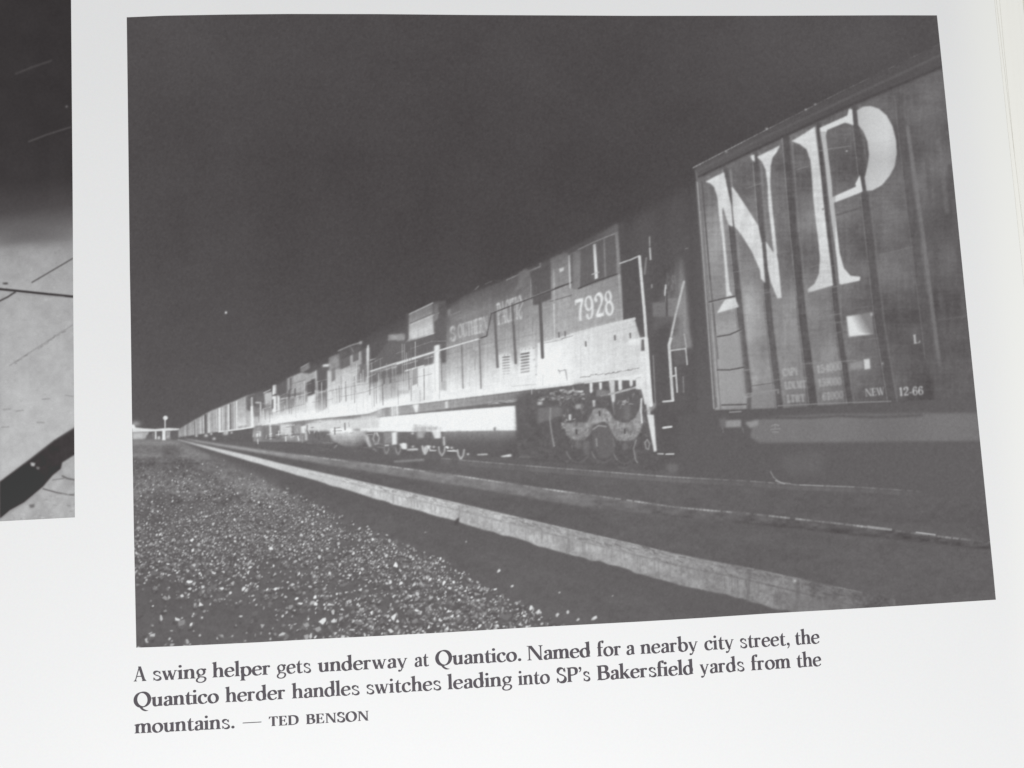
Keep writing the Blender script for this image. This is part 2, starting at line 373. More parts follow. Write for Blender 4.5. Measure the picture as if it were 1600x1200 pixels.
def night_picture():
    S = Sheet(1600, 1030, 82)
    P, L = S.poly, S.line
    H, W = S.h, S.w
    Y, X = np.mgrid[0:H, 0:W].astype(float)
    # sky: nearly even, a little lifted toward the horizon and the train
    S.a[:] = np.interp(Y, [20, 250, 450, 690], [82, 79, 86, 99])
    S.a += 8*np.exp(-((X-1350)/260)**2)*np.exp(-((Y-60)/160)**2) - 4*np.exp(-((X-650)/300)**2-((Y-400)/160)**2)
    S.a += 1.8*value_noise(H, W, 90, 1) + 1.2*value_noise(H, W, 35, 2)
    # ground
    P([(190, 684), (280, 684), (600, 700), (1100, 740), (1560, 700), (1570, 1030), (190, 1030)], lambda x, y: np.interp(y, [684, 720, 800, 1000], [112, 106, 103, 105]) + 0*x, 1.5)
    S.a += np.clip((Y-700)/20, 0, 1)*(2.6*value_noise(H, W, 5, 63, 9) + 2.4*value_noise(H, W, 14, 64, 30) + 2.2*value_noise(H, W, 40, 65, 90))
    # ---- far end: lit plain, overpass, water tower
    a = at(200, 600, 6.667)
    P([(200, 684), (276, 684), (330, 712), (300, 745), (200, 745)], lambda x, y: np.interp(y, [684, 692, 697, 706, 712, 718, 730], [128, 142, 126, 122, 136, 112, 104]), 2)
    P(a(540, 590, 640, 640, 800, 740, 760, 800, 600, 720), 138, 3, .8)
    P(a(380, 650, 520, 650, 560, 760, 330, 760), 100, 3, .6)
    P([(285, 692), (300, 697), (345, 716), (400, 742), (440, 768), (400, 778), (350, 750), (300, 716)], 128, 5, .6)
    gn = value_noise(H, W, 2.2, 61, 3.5) + .8*value_noise(H, W, 5, 62, 14)
    P([(200, 688), (282, 688), (470, 790), (200, 790)], lambda x, y: S.a[y.astype(int), x.astype(int)] + np.interp(y, [690, 720, 790], [4, 9, 12])*gn[y.astype(int), x.astype(int)], 4)
    P(a(40, 430, 70, 435, 70, 452, 150, 462, 280, 470, 420, 458, 535, 464, 535, 482, 430, 487, 250, 494, 40, 505), 226, .6)
    P(a(40, 500, 220, 497, 200, 560, 150, 575, 40, 575), 178, 1.0)
    P(a(60, 520, 150, 515, 140, 560, 60, 568), 205, 1.0, .7)
    P(a(190, 535, 250, 520, 260, 575, 185, 580), 118, 1.0)
    for x0, x1, y0, y1, t in ((280, 298, 492, 575, 226), (300, 345, 500, 545, 112), (356, 392, 484, 585, 232), (400, 440, 495, 560, 190), (250, 275, 505, 560, 130), (308, 335, 545, 575, 205), (405, 432, 500, 540, 160), (392, 450, 550, 570, 165)):
        P(a(x0, y0, x1, y0, x1, y1, x0, y1), t, .6)
    P(a(442, 500, 535, 480, 540, 570, 470, 590, 440, 570), 108, 1.2)
    L(a(386, 462, 386, 372), 2.0, 205, .5)
    P([(258.5+3.7*math.cos(t), 653+3.4*math.sin(t)) for t in np.linspace(0, 6.28, 20)], 226, .5)
    S.glow(212, 662, 5, 3, 60)
    P([(203, 664), (209, 663), (212, 669), (203, 670)], 238, .8)

    # ---- the train as one lit wall: tone by height between roof and sill
    xs = np.arange(279, 974, 2.0)
    wall = [(x, ROOF(x)) for x in xs] + [(x, SILL(x)) for x in xs[::-1]]

    def wall_tone(x, y):
        t = np.clip((y-ROOF(x))/(SILL(x)-ROOF(x)), 0, 1)
        near = np.interp(t, [0, .15, .3, .45, .6, .72, .85, 1], [106, 124, 144, 160, 178, 200, 222, 237])
        mid = np.interp(t, [0, .2, .45, .7, .85, 1], [92, 106, 132, 186, 232, 242])
        far = np.interp(t, [0, .3, .7, 1], [165, 176, 186, 190])
        k = np.clip((x-650)/80, 0, 1)
        q = np.clip((x-392)/30, 0, 1)
        return far*(1-q) + q*(mid*(1-k) + near*k)
    P(wall, wall_tone, .9)
    L([(x, ROOF(x)) for x in xs if x > 400], 5, 98, 4, .5)

    # ---- freight cars in the distance
    for i, x in enumerate(np.arange(281, 388, 1.0)):
        v = 168 + 20*math.sin(i*2.1) + 16*math.sin(i*.83+1) + rng.uniform(-16, 16) + np.interp(x, [281, 300, 340, 388], [-22, -6, 10, 4])
        P([(x, ROOF(x)+1), (x+1.1, ROOF(x+1)+1), (x+1.1, SILL(x)), (x, SILL(x))], v, .5, .8)
    for x, w, t in ((304, 1.8, 118), (321, 4, 110), (292, 1.2, 130), (313, 1.2, 205), (318, 1, 215), (326, 1.5, 215), (343, 3, 228), (347.5, 1.3, 218), (357, 2.2, 226), (360, 2.4, 118), (364, 1, 130), (369.5, 2, 232), (366, 1, 210), (352, 1.4, 140), (338, 1.2, 205)):
        L([(x, ROOF(x)+2.5), (x+.4, SILL(x)-.5)], w, t, .4, .9)
    P([(x, ROOF(x)+1) for x in (372, 378, 385)] + [(385, 664), (372, 666)], lambda x, y: np.interp(y, [620, 650, 666], [168, 186, 222]) + 0*x, .6)
    L([(342, 675), (372, 671), (397, 667)], 2.4, 238, .5)
    P([(385, 619), (413, 610), (413, 640), (396, 645), (385, 640)], 112, 1.2)
    L([(393.5, 622), (393.5, 634)], 3, 190, .5)
    P(a(1276, 230, 1305, 230, 1310, 450, 1280, 450), 236, .6)
    P(a(1305, 240, 1380, 230, 1375, 330, 1310, 340), 138, 1.0)
    L(a(1330, 190, 1378, 190, 1380, 330), 1.6, 216, .5)
    P(a(1230, 140, 1272, 150, 1272, 220, 1232, 215), 120, 1.0, .8)
    P([(279, 683), (341, 676), (400, 669), (400, 690), (330, 690), (285, 686)], 106, 1.0)
    for x, y, r in ((322, 680.5, 2.0), (334.5, 685.5, 1.8), (307, 681, 1.4), (330, 678, 1.4), (352, 677, 2.4), (362, 676, 1.3)):
        S.glow(x, y, r, r*.8, 90)
    P(a(1000, 490, 1045, 485, 1040, 525, 1000, 530), 190, .9)
    P(a(1310, 480, 1385, 490, 1380, 545, 1300, 555), 232, .9)
    P(a(1330, 425, 1390, 425, 1390, 445, 1330, 445), 210, .8)
    P(a(1390, 440, 1480, 420, 1480, 560, 1390, 560), 124, 1.0)
    P(a(1480, 410, 1497, 410, 1495, 570, 1480, 570), 222, .6)
    P(a(1500, 570, 1530, 562, 1558, 580, 1545, 596, 1505, 592), 240, .6)

    # ---- trailing locomotives
    a = at(400, 500, 5.714)
    P(a(0, 690, 60, 690, 60, 760, 0, 800), 120, 1.0, .8)
    L(a(0, 738, 40, 738, 42, 800), 2, 200, .5)
    P(a(75, 655, 140, 640, 145, 760, 80, 760), 196, .8)
    P(a(150, 580, 182, 578, 180, 660, 150, 660), 200, .6)
    L(a(158, 590, 155, 660), 2.4, 236, .5)
    L(a(70, 650, 130, 622), 1.6, 190, .5)
    P(a(145, 680, 180, 680, 182, 830, 148, 830), 238, .6)
    P(a(188, 670, 212, 680, 212, 830, 192, 830), 236, .6)
    L(a(185, 690, 185, 800), 1.4, 132, .5)
    P(a(185, 590, 280, 520, 290, 650, 215, 690, 195, 660), 108, 1.2)
    P(a(215, 715, 340, 670, 350, 760, 215, 830), lambda x, y: np.interp(y, [617, 648], [122, 186]) + 0*x, 1.2)
    L(a(225, 705, 640, 630), 1.6, 200, .5)
    # second trailing unit
    P(a(280, 520, 400, 470, 480, 480, 540, 450, 540, 540, 450, 560, 430, 640, 320, 660, 280, 660), 172, .9)
    P(a(300, 520, 320, 515, 320, 640, 300, 645), 118, .6)
    P(a(400, 420, 475, 385, 480, 430, 420, 465, 395, 460), 150, .8)
    L(a(400, 425, 470, 385), 1.2, 196, .5)
    P(a(530, 450, 543, 450, 545, 640, 532, 645), 212, .6)
    P(a(455, 560, 528, 520, 530, 655, 455, 680), 106, .8)
    L(a(320, 570, 440, 535), 1.0, 140, .5)
    P(a(430, 640, 455, 640, 455, 830, 425, 830), 212, .8, .7)
    P(a(455, 690, 535, 660, 530, 800, 455, 810), 226, .8)
    P(a(436, 650, 460, 645, 460, 720, 440, 740), 130, .8, .7)
    for x in (350, 365, 380, 400, 415):
        L(a(x, 690, x+4, 830), 1.2, 228, .5, .7)
    P(a(535, 680, 640, 640, 645, 790, 535, 830), lambda x, y: np.interp(y, [615, 645], [126, 214]) + 0*x, 1.0)
    P(a(545, 440, 650, 400, 650, 620, 545, 640), 106, 1.2)
    P(a(595, 398, 665, 392, 665, 415, 597, 418), 226, .7)
    # third unit, right behind the leader
    P(a(650, 335, 745, 295, 745, 440, 650, 460), 150, .8)
    P(a(745, 275, 940, 195, 940, 260, 850, 310, 750, 350), 108, .9)
    L(a(735, 275, 850, 225, 940, 200), 2.0, 186, .6)
    P(a(920, 190, 945, 190, 945, 215, 925, 215), 222, .6)
    L(a(840, 235, 880, 300), 1.6, 165, .5)
    P(a(760, 355, 940, 275, 945, 400, 900, 520, 760, 540), 168, .8)
    P(a(645, 460, 760, 430, 910, 420, 910, 560, 1000, 560, 1005, 600, 1095, 590, 1100, 830, 640, 850), lambda x, y: np.interp(y, [575, 600, 625, 648], [184, 202, 230, 240]) + 0*x, .8)
    P(a(750, 300, 770, 300, 770, 440, 750, 440), 112, .7, .7)
    P(a(640, 450, 655, 450, 655, 830, 640, 840), 222, .8)
    P(a(950, 260, 975, 255, 975, 390, 950, 400), 108, .6)
    P(a(985, 250, 1012, 250, 1012, 590, 985, 590), 208, .6)
    P(a(920, 400, 950, 390, 990, 400, 995, 500, 980, 515, 975, 440, 930, 440), 122, .7)
    L(a(910, 440, 905, 560), 1.4, 138, .5)
    for x, y0 in ((680, 640), (720, 630), (750, 620), (800, 610), (850, 600), (890, 590), (700, 640)):
        L(a(x, y0, x+5, y0+110), 1.1, 158, .6, .8)
    for x in np.arange(775, 900, 14):
        L(a(x, 480, x+2, 520), 1.2, 208, .6, .7)
    L(a(650, 635, 910, 580, 1000, 570), 1.2, 160, .5)
    P(a(1015, 260, 1180, 90, 1180, 380, 1015, 460), 99, 1.6)
    P(a(1180, 130, 1325, 125, 1325, 175, 1180, 185), 158, 1.0)
    L(a(1015, 360, 1070, 345), 1.6, 190, .6)
    P(a(1180, 190, 1370, 190, 1590, 120, 1590, 270, 1260, 380, 1020, 460, 1020, 400), 112, 1.5)
    P(a(1010, 480, 1370, 400, 1370, 480, 1010, 570), 120, 1.4)
    P(a(1100, 530, 1370, 480, 1380, 660, 1100, 730), lambda x, y: np.interp(y, [588, 625], [142, 206]) + 0*x, 1.6)
    L(a(1095, 480, 1105, 740), 1.4, 206, .5)
    L(a(1015, 460, 1250, 385, 1590, 285), 2.2, 216, .5)
    L(a(1340, 450, 1495, 408), 2.2, 220, .5)
    L(a(1335, 195, 1340, 440), 1.2, 138, .5)
    for x in (1165, 1245, 1215):
        L(a(x, 390, x+6, 520), 1.6, 176, .5, .8)
    P(a(1380, 470, 1460, 450, 1470, 740, 1380, 760), 224, .8)
    P(a(1465, 450, 1575, 420, 1580, 720, 1468, 740), 226, .8)
    L(a(1462, 450, 1466, 730), 1.2, 170, .5)
    P(a(1280, 660, 1380, 655, 1380, 700, 1285, 720), 234, 1.4, .8)

    # ---- leading locomotive
    b = at(620, 400, 5.714)
    # dynamic brake box and radiators on the roof
    P(b(0, 700, 70, 695, 70, 750, 0, 760), 152, 1.0)
    P(b(330, 410, 440, 400, 440, 900, 340, 930, 330, 690), 108, 1.2)
    P(b(105, 525, 320, 420, 330, 690, 80, 772, 105, 740), lambda x, y: np.interp(y, [474, 500, 535], [158, 196, 208]) + 0*x, .8)
    L(b(110, 520, 320, 420), 2.0, 205, .5)
    L(b(120, 615, 370, 510), 2.2, 218, .5)
    L(b(120, 600, 365, 495), 1.4, 132, .5)
    for x in range(130, 320, 13):
        L(b(x, 590-(x-130)*.47, x, 522-(x-130)*.47), .9, 128, .5, .5)
    P(b(330, 430, 372, 430, 370, 560, 330, 590), 146, 1.0)
    L(b(80, 770, 160, 745, 330, 690), 1.6, 224, .5)
    P(b(80, 510, 102, 510, 105, 740, 82, 760), 102, .9)
    P(b(0, 775, 335, 705, 335, 790, 0, 920), 112, 1.6)
    P(b(0, 975, 330, 875, 330, 960, 0, 1060), 118, 1.6)
    P(b(0, 1070, 110, 1030, 120, 1200, 0, 1200), lambda x, y: np.interp(y, [585, 610], [156, 212]) + 0*x, 1.6)
    P(b(120, 1020, 335, 960, 335, 1200, 122, 1200), 225, .9)
    L(b(80, 1025, 240, 980), 2.4, 226, .5)
    # hood side: streaked panels
    hood = b(440, 500, 600, 362, 980, 212, 1190, 125, 1400, 20, 1400, 770, 1250, 1180, 440, 1260)
    P(hood, lambda x, y: wall_tone(x, y)*1.0, .8)
    streak = gauss(rng.uniform(-1, 1, (1, W)).repeat(40, 0), 1.1)[20]
    P(b(440, 560, 1190, 250, 1290, 440, 1290, 900, 440, 1240), lambda x, y: S.a[y.astype(int), x.astype(int)] + 11*streak[x.astype(int)], .8, .8)
    P(b(440, 490, 600, 365, 850, 262, 850, 480, 570, 590, 440, 560), lambda x, y: np.interp(y, [425, 470, 500], [122, 132, 150]) + 0*x, 2.2, .6)
    P(b(850, 270, 1080, 180, 1080, 330, 1000, 320, 850, 400), 118, 1.6, .7)
    L(b(480, 530, 570, 490), 1.6, 158, .8)
    P(b(455, 480, 475, 470, 478, 520, 460, 530), 172, .8)
    L(b(400, 480, 440, 470), 2, 120, 1)
    P(b(395, 480, 442, 470, 440, 960, 395, 965), 108, .9)
    P(b(385, 960, 440, 950, 445, 1200, 385, 1200), 168, 1.2, .7)
    P(b(335, 800, 382, 790, 385, 1220, 330, 1220), 236, .7)
    # roof clutter
    for q, w, t in ((b(700, 300, 730, 270), 2, 140), (b(980, 215, 1090, 165), 2.2, 168), (b(1190, 130, 1280, 95, 1280, 65), 2.2, 160), (b(790, 250, 850, 225), 1.6, 112)):
        L(q, w, t, .7)
    P(b(1085, 150, 1150, 115, 1190, 125, 1195, 240, 1100, 290, 1040, 330, 1085, 250), 142, 1.3)
    P(b(1130, 200, 1195, 170, 1195, 330, 1140, 350, 1100, 340), 124, 1.3, .8)
    L(b(1195, 210, 1210, 420), 1.6, 176, .5)
    # cab rear with openings
    P(b(1195, 150, 1400, 50, 1400, 375, 1295, 415, 1285, 445, 1215, 440), 103, .9)
    P(b(1170, 455, 1270, 430, 1270, 540, 1190, 540), 156, 1.0, .7)
    L(b(1285, 320, 1290, 430, 1395, 390), 1.6, 146, .6)
    P(b(1395, 100, 1420, 90, 1425, 780, 1400, 790), 164, .8)
    L(b(1393, 110, 1408, 770), 1.8, 200, .5)
    L(b(1425, 120, 1440, 750), 1.6, 138, .6)
    # cab side
    cab = at(860, 330, 5.715)
    P(cab(0, 420, 160, 360, 600, 175, 605, 480, 625, 560, 650, 975, 20, 1160), lambda x, y: np.interp(y, [362, 400, 440, 470, 530], [118, 136, 150, 164, 178]) - np.interp(x, [870, 975], [0, 6]), .8)
    P(cab(150, 370, 590, 110, 605, 110, 602, 190, 160, 385), lambda x, y: 88 + 34*np.clip((x-885)/80, 0, 1) + 0*y, 1.6)
    P(cab(165, 400, 600, 195, 590, 560, 480, 615, 250, 690, 190, 690), 114, 1.0)
    P(cab(45, 470, 160, 400, 165, 640, 45, 680), 142, 1.0)
    P(cab(250, 350, 385, 285, 390, 620, 260, 680), 108, .8)
    P(cab(410, 280, 590, 200, 585, 560, 430, 600), 108, .8)
    P(cab(205, 370, 270, 350, 265, 690, 200, 700), 134, .8)
    L(cab(250, 342, 400, 270, 600, 190), 1.8, 160, .6)
    L(cab(480, 255, 490, 580), 2.6, 136, .8)
    L(cab(590, 200, 612, 480), 5, 146, .8)
    P(cab(380, 298, 405, 290, 424, 598, 398, 606), 228, .5)
    L(cab(370, 565, 432, 545), 1.4, 190, .5)
    L(cab(165, 400, 178, 685), 2.6, 188, .6)
    P(cab(75, 515, 120, 500, 118, 530, 85, 545), 220, .7)
    L(cab(250, 690, 420, 620, 600, 560), 2.4, 92, .8)
    L(cab(0, 700, 190, 635), 1.6, 98, .5)
    L(cab(0, 805, 190, 750), 1.4, 118, .6)
    L(cab(30, 830, 40, 1160), 1.8, 206, .5)
    L(cab(30, 520, 35, 800), 1.6, 176, .5)
    P(cab(600, 560, 625, 560, 652, 975, 635, 980), 178, .6, .7)
    # gap in front of the cab
    P([(968, 352), (1088, 285), (1112, 640), (1010, 640)], lambda x, y: np.interp(y, [290, 380, 640], [88, 96, 101]) + 2*np.sin(x*.12), 7, .9)
    P(cab(608, 100, 780, 400, 810, 1130, 780, 1130, 740, 950, 655, 970, 625, 480), lambda x, y: np.interp(y, [350, 500], [90, 98]) + 0*x, 1.0)
    # road number
    S.glyphs(place_text('7928', 901.5, 960, 502.5, 490.5, 34, .1, cap1=37), 228, .7)
    # lower body under the walkway: bright nose, bolts
    c = at(840, 530, 5.455)
    P([(840, 536), (863, 531), (991, 497), (993, 503), (1000, 527), (1005, 586), (912, 598), (840, 607)], lambda x, y: np.interp(x, [840, 900, 990], [238, 222, 206]) + np.interp(y, [520, 590], [-4, 6]), .7)
    P([(975, 540), (1001, 525), (1003, 582), (960, 582)], 214, 6, .6)
    P(cab(700, 1150, 800, 1130, 808, 1200, 700, 1200), 230, 1.2, .8)
    L(cab(20, 1155, 250, 1085, 500, 1020, 750, 960), 4.2, 210, .7)
    L(cab(100, 1140, 200, 1112), 1.2, 150, .6)
    for x, y in ((575, 1130), (712, 1110), (315, 1185), (130, 1095), (75, 1105)):
        L(cab(x, y-18, x+2, y+18), 2.6, 118, .7)
    L(c(35, -10, 40, 150), 3.6, 122, .6)
    L(c(20, 40, 210, 5), 1.2, 176, .5)
    L(c(365, 60, 372, 320), 1.2, 206, .6)
    for q in (c(178, 262, 190, 290), c(195, 270, 240, 262), c(243, 262, 250, 350)):
        L(q, 1.3, 168, .5)
    for i in range(24):
        x = 365 + i*21
        y = 326 - i*3.2 + rng.uniform(-6, 6)
        L(c(x, y, x+rng.uniform(8, 20), y-3), 1.6, rng.uniform(130, 180), .6)
    # long hood details over the glow
    P(b(905, 880, 1015, 870, 1060, 1080, 915, 1090), 232, 1.4, .8)
    P(b(1090, 830, 1235, 810, 1250, 1060, 1090, 1080), 234, 1.4, .8)
    for i in range(7):
        y = 905 + i*25
        L(b(948, y, 1004, y-6), 2.4, 138 + i*11, .6)
    for i in range(7):
        y = 872 + i*27
        L(b(1112, y+5, 1178, y-6), 2.8, 118 + i*10, .6)
    for x, y in ((1115, 838), (1150, 833), (1185, 828), (1222, 822), (1228, 925), (1240, 985), (1245, 1060), (960, 885), (990, 880)):
        S.glow(620+x/5.714, 400+y/5.714, .8, .8, -60)
    for x in range(1030, 1245, 17):
        S.glow(620+x/5.714, 400+(1165-(x-1030)*.1)/5.714, 1.0, .6, -40)
    L(b(1440, 1020, 1460, 1030), 1.4, 160, .5)
    L(b(1500, 1012, 1520, 1100), 1.4, 168, .5)
    # lettering along the hood
    S.glyphs(place_text('S', 704, 713, 533.5, 531, 21.5, .06), 214, .8, .8)
    S.glyphs(place_text('OUTHERN', 716, 763, 528, 518, 20, .06, cap1=25), 216, .7, .85)
    S.glyphs(place_text('PACIFIC', 778, 817, 508.5, 497, 34, .07, cap1=36), 214, .7, .85)
    L(b(450, 880, 760, 790, 900, 760, 1280, 690), 1.6, 150, .9, .6)
    # stanchions and handrail
    for x0, y0, x1, y1, w, t in ((578, 780, 592, 1180, 2.2, 128), (737, 735, 752, 1180, 2.4, 118), (872, 500, 900, 990, 4, 106), (1030, 430, 1062, 955, 4.2, 108), (1275, 330, 1302, 905, 5, 100)):
        L(b(x0, y0, x1, y1), w, t, .8, .92)
    L(b(1100, 370, 1125, 420, 1080, 520, 1110, 560), 1.6, 206, .6, .8)
    L(b(0, 965, 340, 855, 590, 780, 740, 738), 2.0, 224, .5)
    L(b(740, 735, 802, 715, 845, 512, 1000, 452, 1560, 238), 2.0, 92, .5)
    L(b(850, 502, 1000, 443, 1400, 290), .9, 176, .5, .6)
    P(b(730, 700, 748, 695, 748, 735, 732, 740), 140, .6)
    L(b(1540, 0, 1546, 275), 2.2, 200, .5)

    # ---- under the sill: white streak, tank, trucks
    d = at(600, 560, 5.333)
    xs2 = np.arange(396, 900, 4.0)
    P([(x, SILL(x)) for x in xs2] + [(x, np.interp(x, [396, 600, 805, 900], [690, 690, 690, 690])) for x in xs2[::-1]], lambda x, y: np.interp(x, [396, 480, 560, 650, 860], [150, 150, 140, 124, 106]) + 0*y, .7)
    P([(x, SILL(x)+.5) for x in xs2 if x > 560] + [(x, SILL(x)+np.interp(x, [560, 600, 900], [8, 13, 13])) for x in xs2[::-1] if x > 560], lambda x, y: np.interp(x, [560, 640, 720, 800, 900], [176, 162, 158, 138, 108]) + 0*y, .8)
    P(d(490, 610, 1105, 600, 1350, 430, 1480, 500, 1500, 800, 490, 800), lambda x, y: np.interp(y, [672, 682, 692, 706], [150, 124, 108, 103]) - np.interp(x, [780, 830], [0, 12]), 1.6)
    P(d(1110, 390, 1420, 260, 1600, 250, 1600, 820, 1110, 820), lambda x, y: np.interp(y, [620, 645, 680, 710], [106, 112, 105, 101]) + 0*x, 2.4)
    strip = d(-190, 506, 0, 487, 400, 450, 1094, 394, 1106, 600, 520, 610, -200, 614)
    P(strip, lambda x, y: np.interp(x, [560, 660, 740, 805], [238, 242, 240, 236]) + np.interp(y, [640, 672], [2, -3]), .6)
    for x in (805, 850, 980):
        L(d(x, 430, x+4, 600), 1.0, 222, .8, .7)
    P(d(240, 550, 330, 560, 420, 570, 480, 610, 400, 600, 240, 620), 192, 2.2, .8)
    for x in range(250, 480, 16):
        L(d(x, 560+rng.uniform(-10, 20), x+rng.uniform(-10, 10), 610), 1.3, rng.uniform(150, 205), .8, .8)
    L(d(520, 608, 1100, 602), 1.2, 168, 1.2, .8)
    P(d(915, 575, 930, 570, 930, 605, 915, 605), 120, .8)
    # pipes and bright bits between sill and strip
    for q, t in ((d(60, 400, 75, 398, 78, 480, 62, 480), 226), (d(82, 400, 92, 398, 94, 480, 84, 480), 214), (d(100, 395, 115, 393, 118, 478, 104, 478), 236), (d(238, 388, 292, 380, 278, 448, 262, 452), 234), (d(510, 360, 530, 356, 533, 412, 514, 415), 224),
                 (d(-60, 420, -20, 415, -20, 480, -60, 485), 190), (d(10, 410, 40, 405, 40, 478, 10, 480), 150)):
        P(q, t, .6)
    for i in range(26):
        x = rng.uniform(840, 1090)
        y = np.interp(x, [840, 1090], [376, 348]) + rng.uniform(-12, 16)
        L(d(x, y, x+rng.uniform(15, 50), y-2), 1.2, rng.uniform(140, 200), .5, .7)
    L(d(1115, 290, 1135, 400, 1160, 520, 1185, 575), 2.0, 160, .6)
    L(d(1378, 420, 1385, 560, 1405, 640, 1418, 735), 2.6, 172, .8)
    P(d(1200, 345, 1310, 325, 1312, 345, 1205, 380), 200, .8)
    for i in range(60):
        x = rng.uniform(1130, 1600)
        y = rng.uniform(np.interp(x, [1130, 1600], [320, 262]), np.interp(x, [1130, 1600], [390, 370]))
        L(d(x, y, x+rng.uniform(6, 34), y+rng.uniform(-8, 8)), rng.uniform(1, 3), rng.uniform(106, 195), 1.0, .6)
    # trailing trucks
    P(d(0, 612, 100, 612, 100, 800, 0, 800), 110, .9)
    P(d(112, 615, 490, 612, 500, 790, 112, 800), lambda x, y: 116 - np.interp(y, [675, 700], [0, 10]) + 0*x, .9)
    P(d(270, 610, 350, 600, 330, 660, 280, 668), 168, 1.2)
    P(d(395, 600, 470, 590, 475, 665, 420, 668, 412, 640), 226, .8)
    P(d(55, 615, 110, 612, 108, 720, 68, 720), 236, .7)
    P(d(10, 630, 50, 620, 60, 700, 12, 710), 150, 1.0)
    P(d(130, 712, 165, 704, 186, 712, 186, 755, 150, 752), 234, .7)
    P(d(190, 755, 280, 748, 282, 765, 195, 768), 206, .7)
    for cx, cy, r, t in ((343, 755, 24, 200), (482, 765, 26, 184), (640, 790, 28, 196), (118, 760, 22, 150), (20, 755, 22, 150)):
        L(d(cx-r, cy-r*1.0, cx-r*.75, cy+r*.6, cx, cy+r*1.8, cx+r*.75, cy+r*.6, cx+r, cy-r*1.0), 2.4, t, .7)
    P(d(330, 740, 362, 725, 352, 795, 330, 800), 206, 1.0)
    L(d(498, 660, 502, 720), 3.2, 200, .8)
    for q in (d(385, 768, 430, 768), d(530, 770, 600, 772), d(575, 765, 600, 772), d(360, 730, 385, 760), d(520, 735, 535, 750)):
        L(q, 2.0, 210, .6)
    for x, y in ((238, 625), (380, 735), (415, 738), (565, 745), (240, 735), (700, 798), (1410, 815), (530, 740)):
        S.glow(600+x/5.333, 560+y/5.333, 1.3, 1.2, 110)
    for q in (d(775, 798, 860, 794, 865, 804, 780, 806), d(970, 815, 1060, 796, 1062, 818, 985, 822), d(1125, 812, 1160, 798, 1240, 800, 1300, 815, 1200, 824, 1130, 826), d(1508, 842, 1530, 838, 1535, 862, 1515, 862)):
        P(q, 222, .7)
    P(d(80, 855, 330, 838, 335, 850, 85, 866), 178, 1.2, .7)
    # lumps below the trailing units, down to the ballast
    a = at(400, 500, 5.714)
    P(a(0, 945, 450, 905, 1100, 850, 1100, 880, 560, 905, 450, 920, 200, 950, 0, 975), lambda x, y: 168 + 34*np.sin(x*.09) + 0*y, 1.0)
    P(a(0, 960, 60, 950, 60, 1060, 0, 1060), 150, 1.0)
    P(a(0, 1000, 40, 990, 45, 1040, 0, 1045), 226, .9)
    P(a(50, 950, 440, 920, 440, 1090, 50, 1080), 132, 1.2)
    P(a(215, 935, 315, 930, 320, 1000, 345, 1080, 260, 1080, 215, 1010), lambda x, y: np.interp(y, [663, 676, 688], [222, 205, 150]) + 0*x, 1.0)
    P(a(330, 940, 400, 930, 420, 1080, 350, 1080), 158, 1.2)
    P(a(120, 930, 135, 930, 138, 1065, 122, 1065), 230, .6)
    P(a(400, 950, 445, 940, 480, 1040, 460, 1075, 440, 1070, 440, 1010, 405, 1010), 226, .8)
    P(a(450, 985, 660, 1000, 680, 1120, 460, 1110), 118, 1.2)
    P(a(560, 900, 1100, 870, 1100, 960, 660, 990, 450, 985, 450, 930), 214, 1.2)
    P(a(660, 975, 1000, 990, 1000, 1060, 960, 1120, 880, 1145, 790, 1140, 710, 1090, 660, 1030), lambda x, y: np.interp(y, [670, 680, 692, 702], [224, 196, 150, 118]) - np.interp(x, [550, 575], [0, 40]), 1.2)
    P(a(660, 970, 860, 965, 860, 1000, 670, 1010), 238, 1.2)
    P(a(980, 1000, 1260, 1000, 1260, 1140, 1010, 1150), 116, 1.2)
    P(a(970, 1020, 1000, 1030, 1030, 1130, 1010, 1140, 985, 1090), 200, .9)
    L(a(1060, 1010, 1045, 1060, 1065, 1110, 1090, 1100, 1100, 1050, 1075, 1010), 2.2, 188, .7)
    P(a(1210, 1005, 1255, 1000, 1255, 1110, 1215, 1115), 232, .7)
    P(a(1140, 1000, 1205, 1000, 1205, 1100, 1145, 1110), 146, 1.0)
    P(a(1285, 1108, 1340, 1100, 1345, 1150, 1310, 1150), 234, .8)
    L(a(1155, 1120, 1180, 1118), 2.2, 206, .7)
    L(a(1050, 1150, 1070, 1170), 2.6, 206, .7)
    L(a(700, 1140, 720, 1120), 2.2, 190, .7)
    for i in range(60):
        x, y = rng.uniform(420, 1100), rng.uniform(1085, 1180)
        L(a(x, y, x+rng.uniform(8, 60), y+rng.uniform(0, 8)), rng.uniform(.8, 1.8), rng.uniform(104, 168), .7, .5)
    P([(440, 690), (600, 700), (600, 722), (440, 704)], 106, 1.5, .6)

    # ---- leader's front truck, steps, pilot
    tk = value_noise(H, W, 3, 81) + value_noise(H, W, 7, 82)
    P(c(-180, 470, 0, 430, 300, 390, 400, 372, 900, 318, 960, 560, 1040, 990, 1040, 1120, 300, 1060, -180, 1010), lambda x, y: np.interp(y, [600, 660, 720], [108, 104, 102]) + 4*tk[y.astype(int), x.astype(int)], 2.6)
    P(c(-20, 415, 300, 372, 300, 440, 390, 438, 400, 368, 900, 290, 900, 320, 840, 332, 835, 350, 640, 350, 400, 378, 385, 460, 310, 450, 300, 390, -20, 428), 226, .7)
    for i in range(70):
        x = rng.uniform(0, 390)
        y = rng.uniform(435, 520)
        L(c(x, y, x+rng.uniform(5, 30), y+rng.uniform(-8, 6)), rng.uniform(1, 3.4), rng.uniform(110, 215), 1.0, .6)
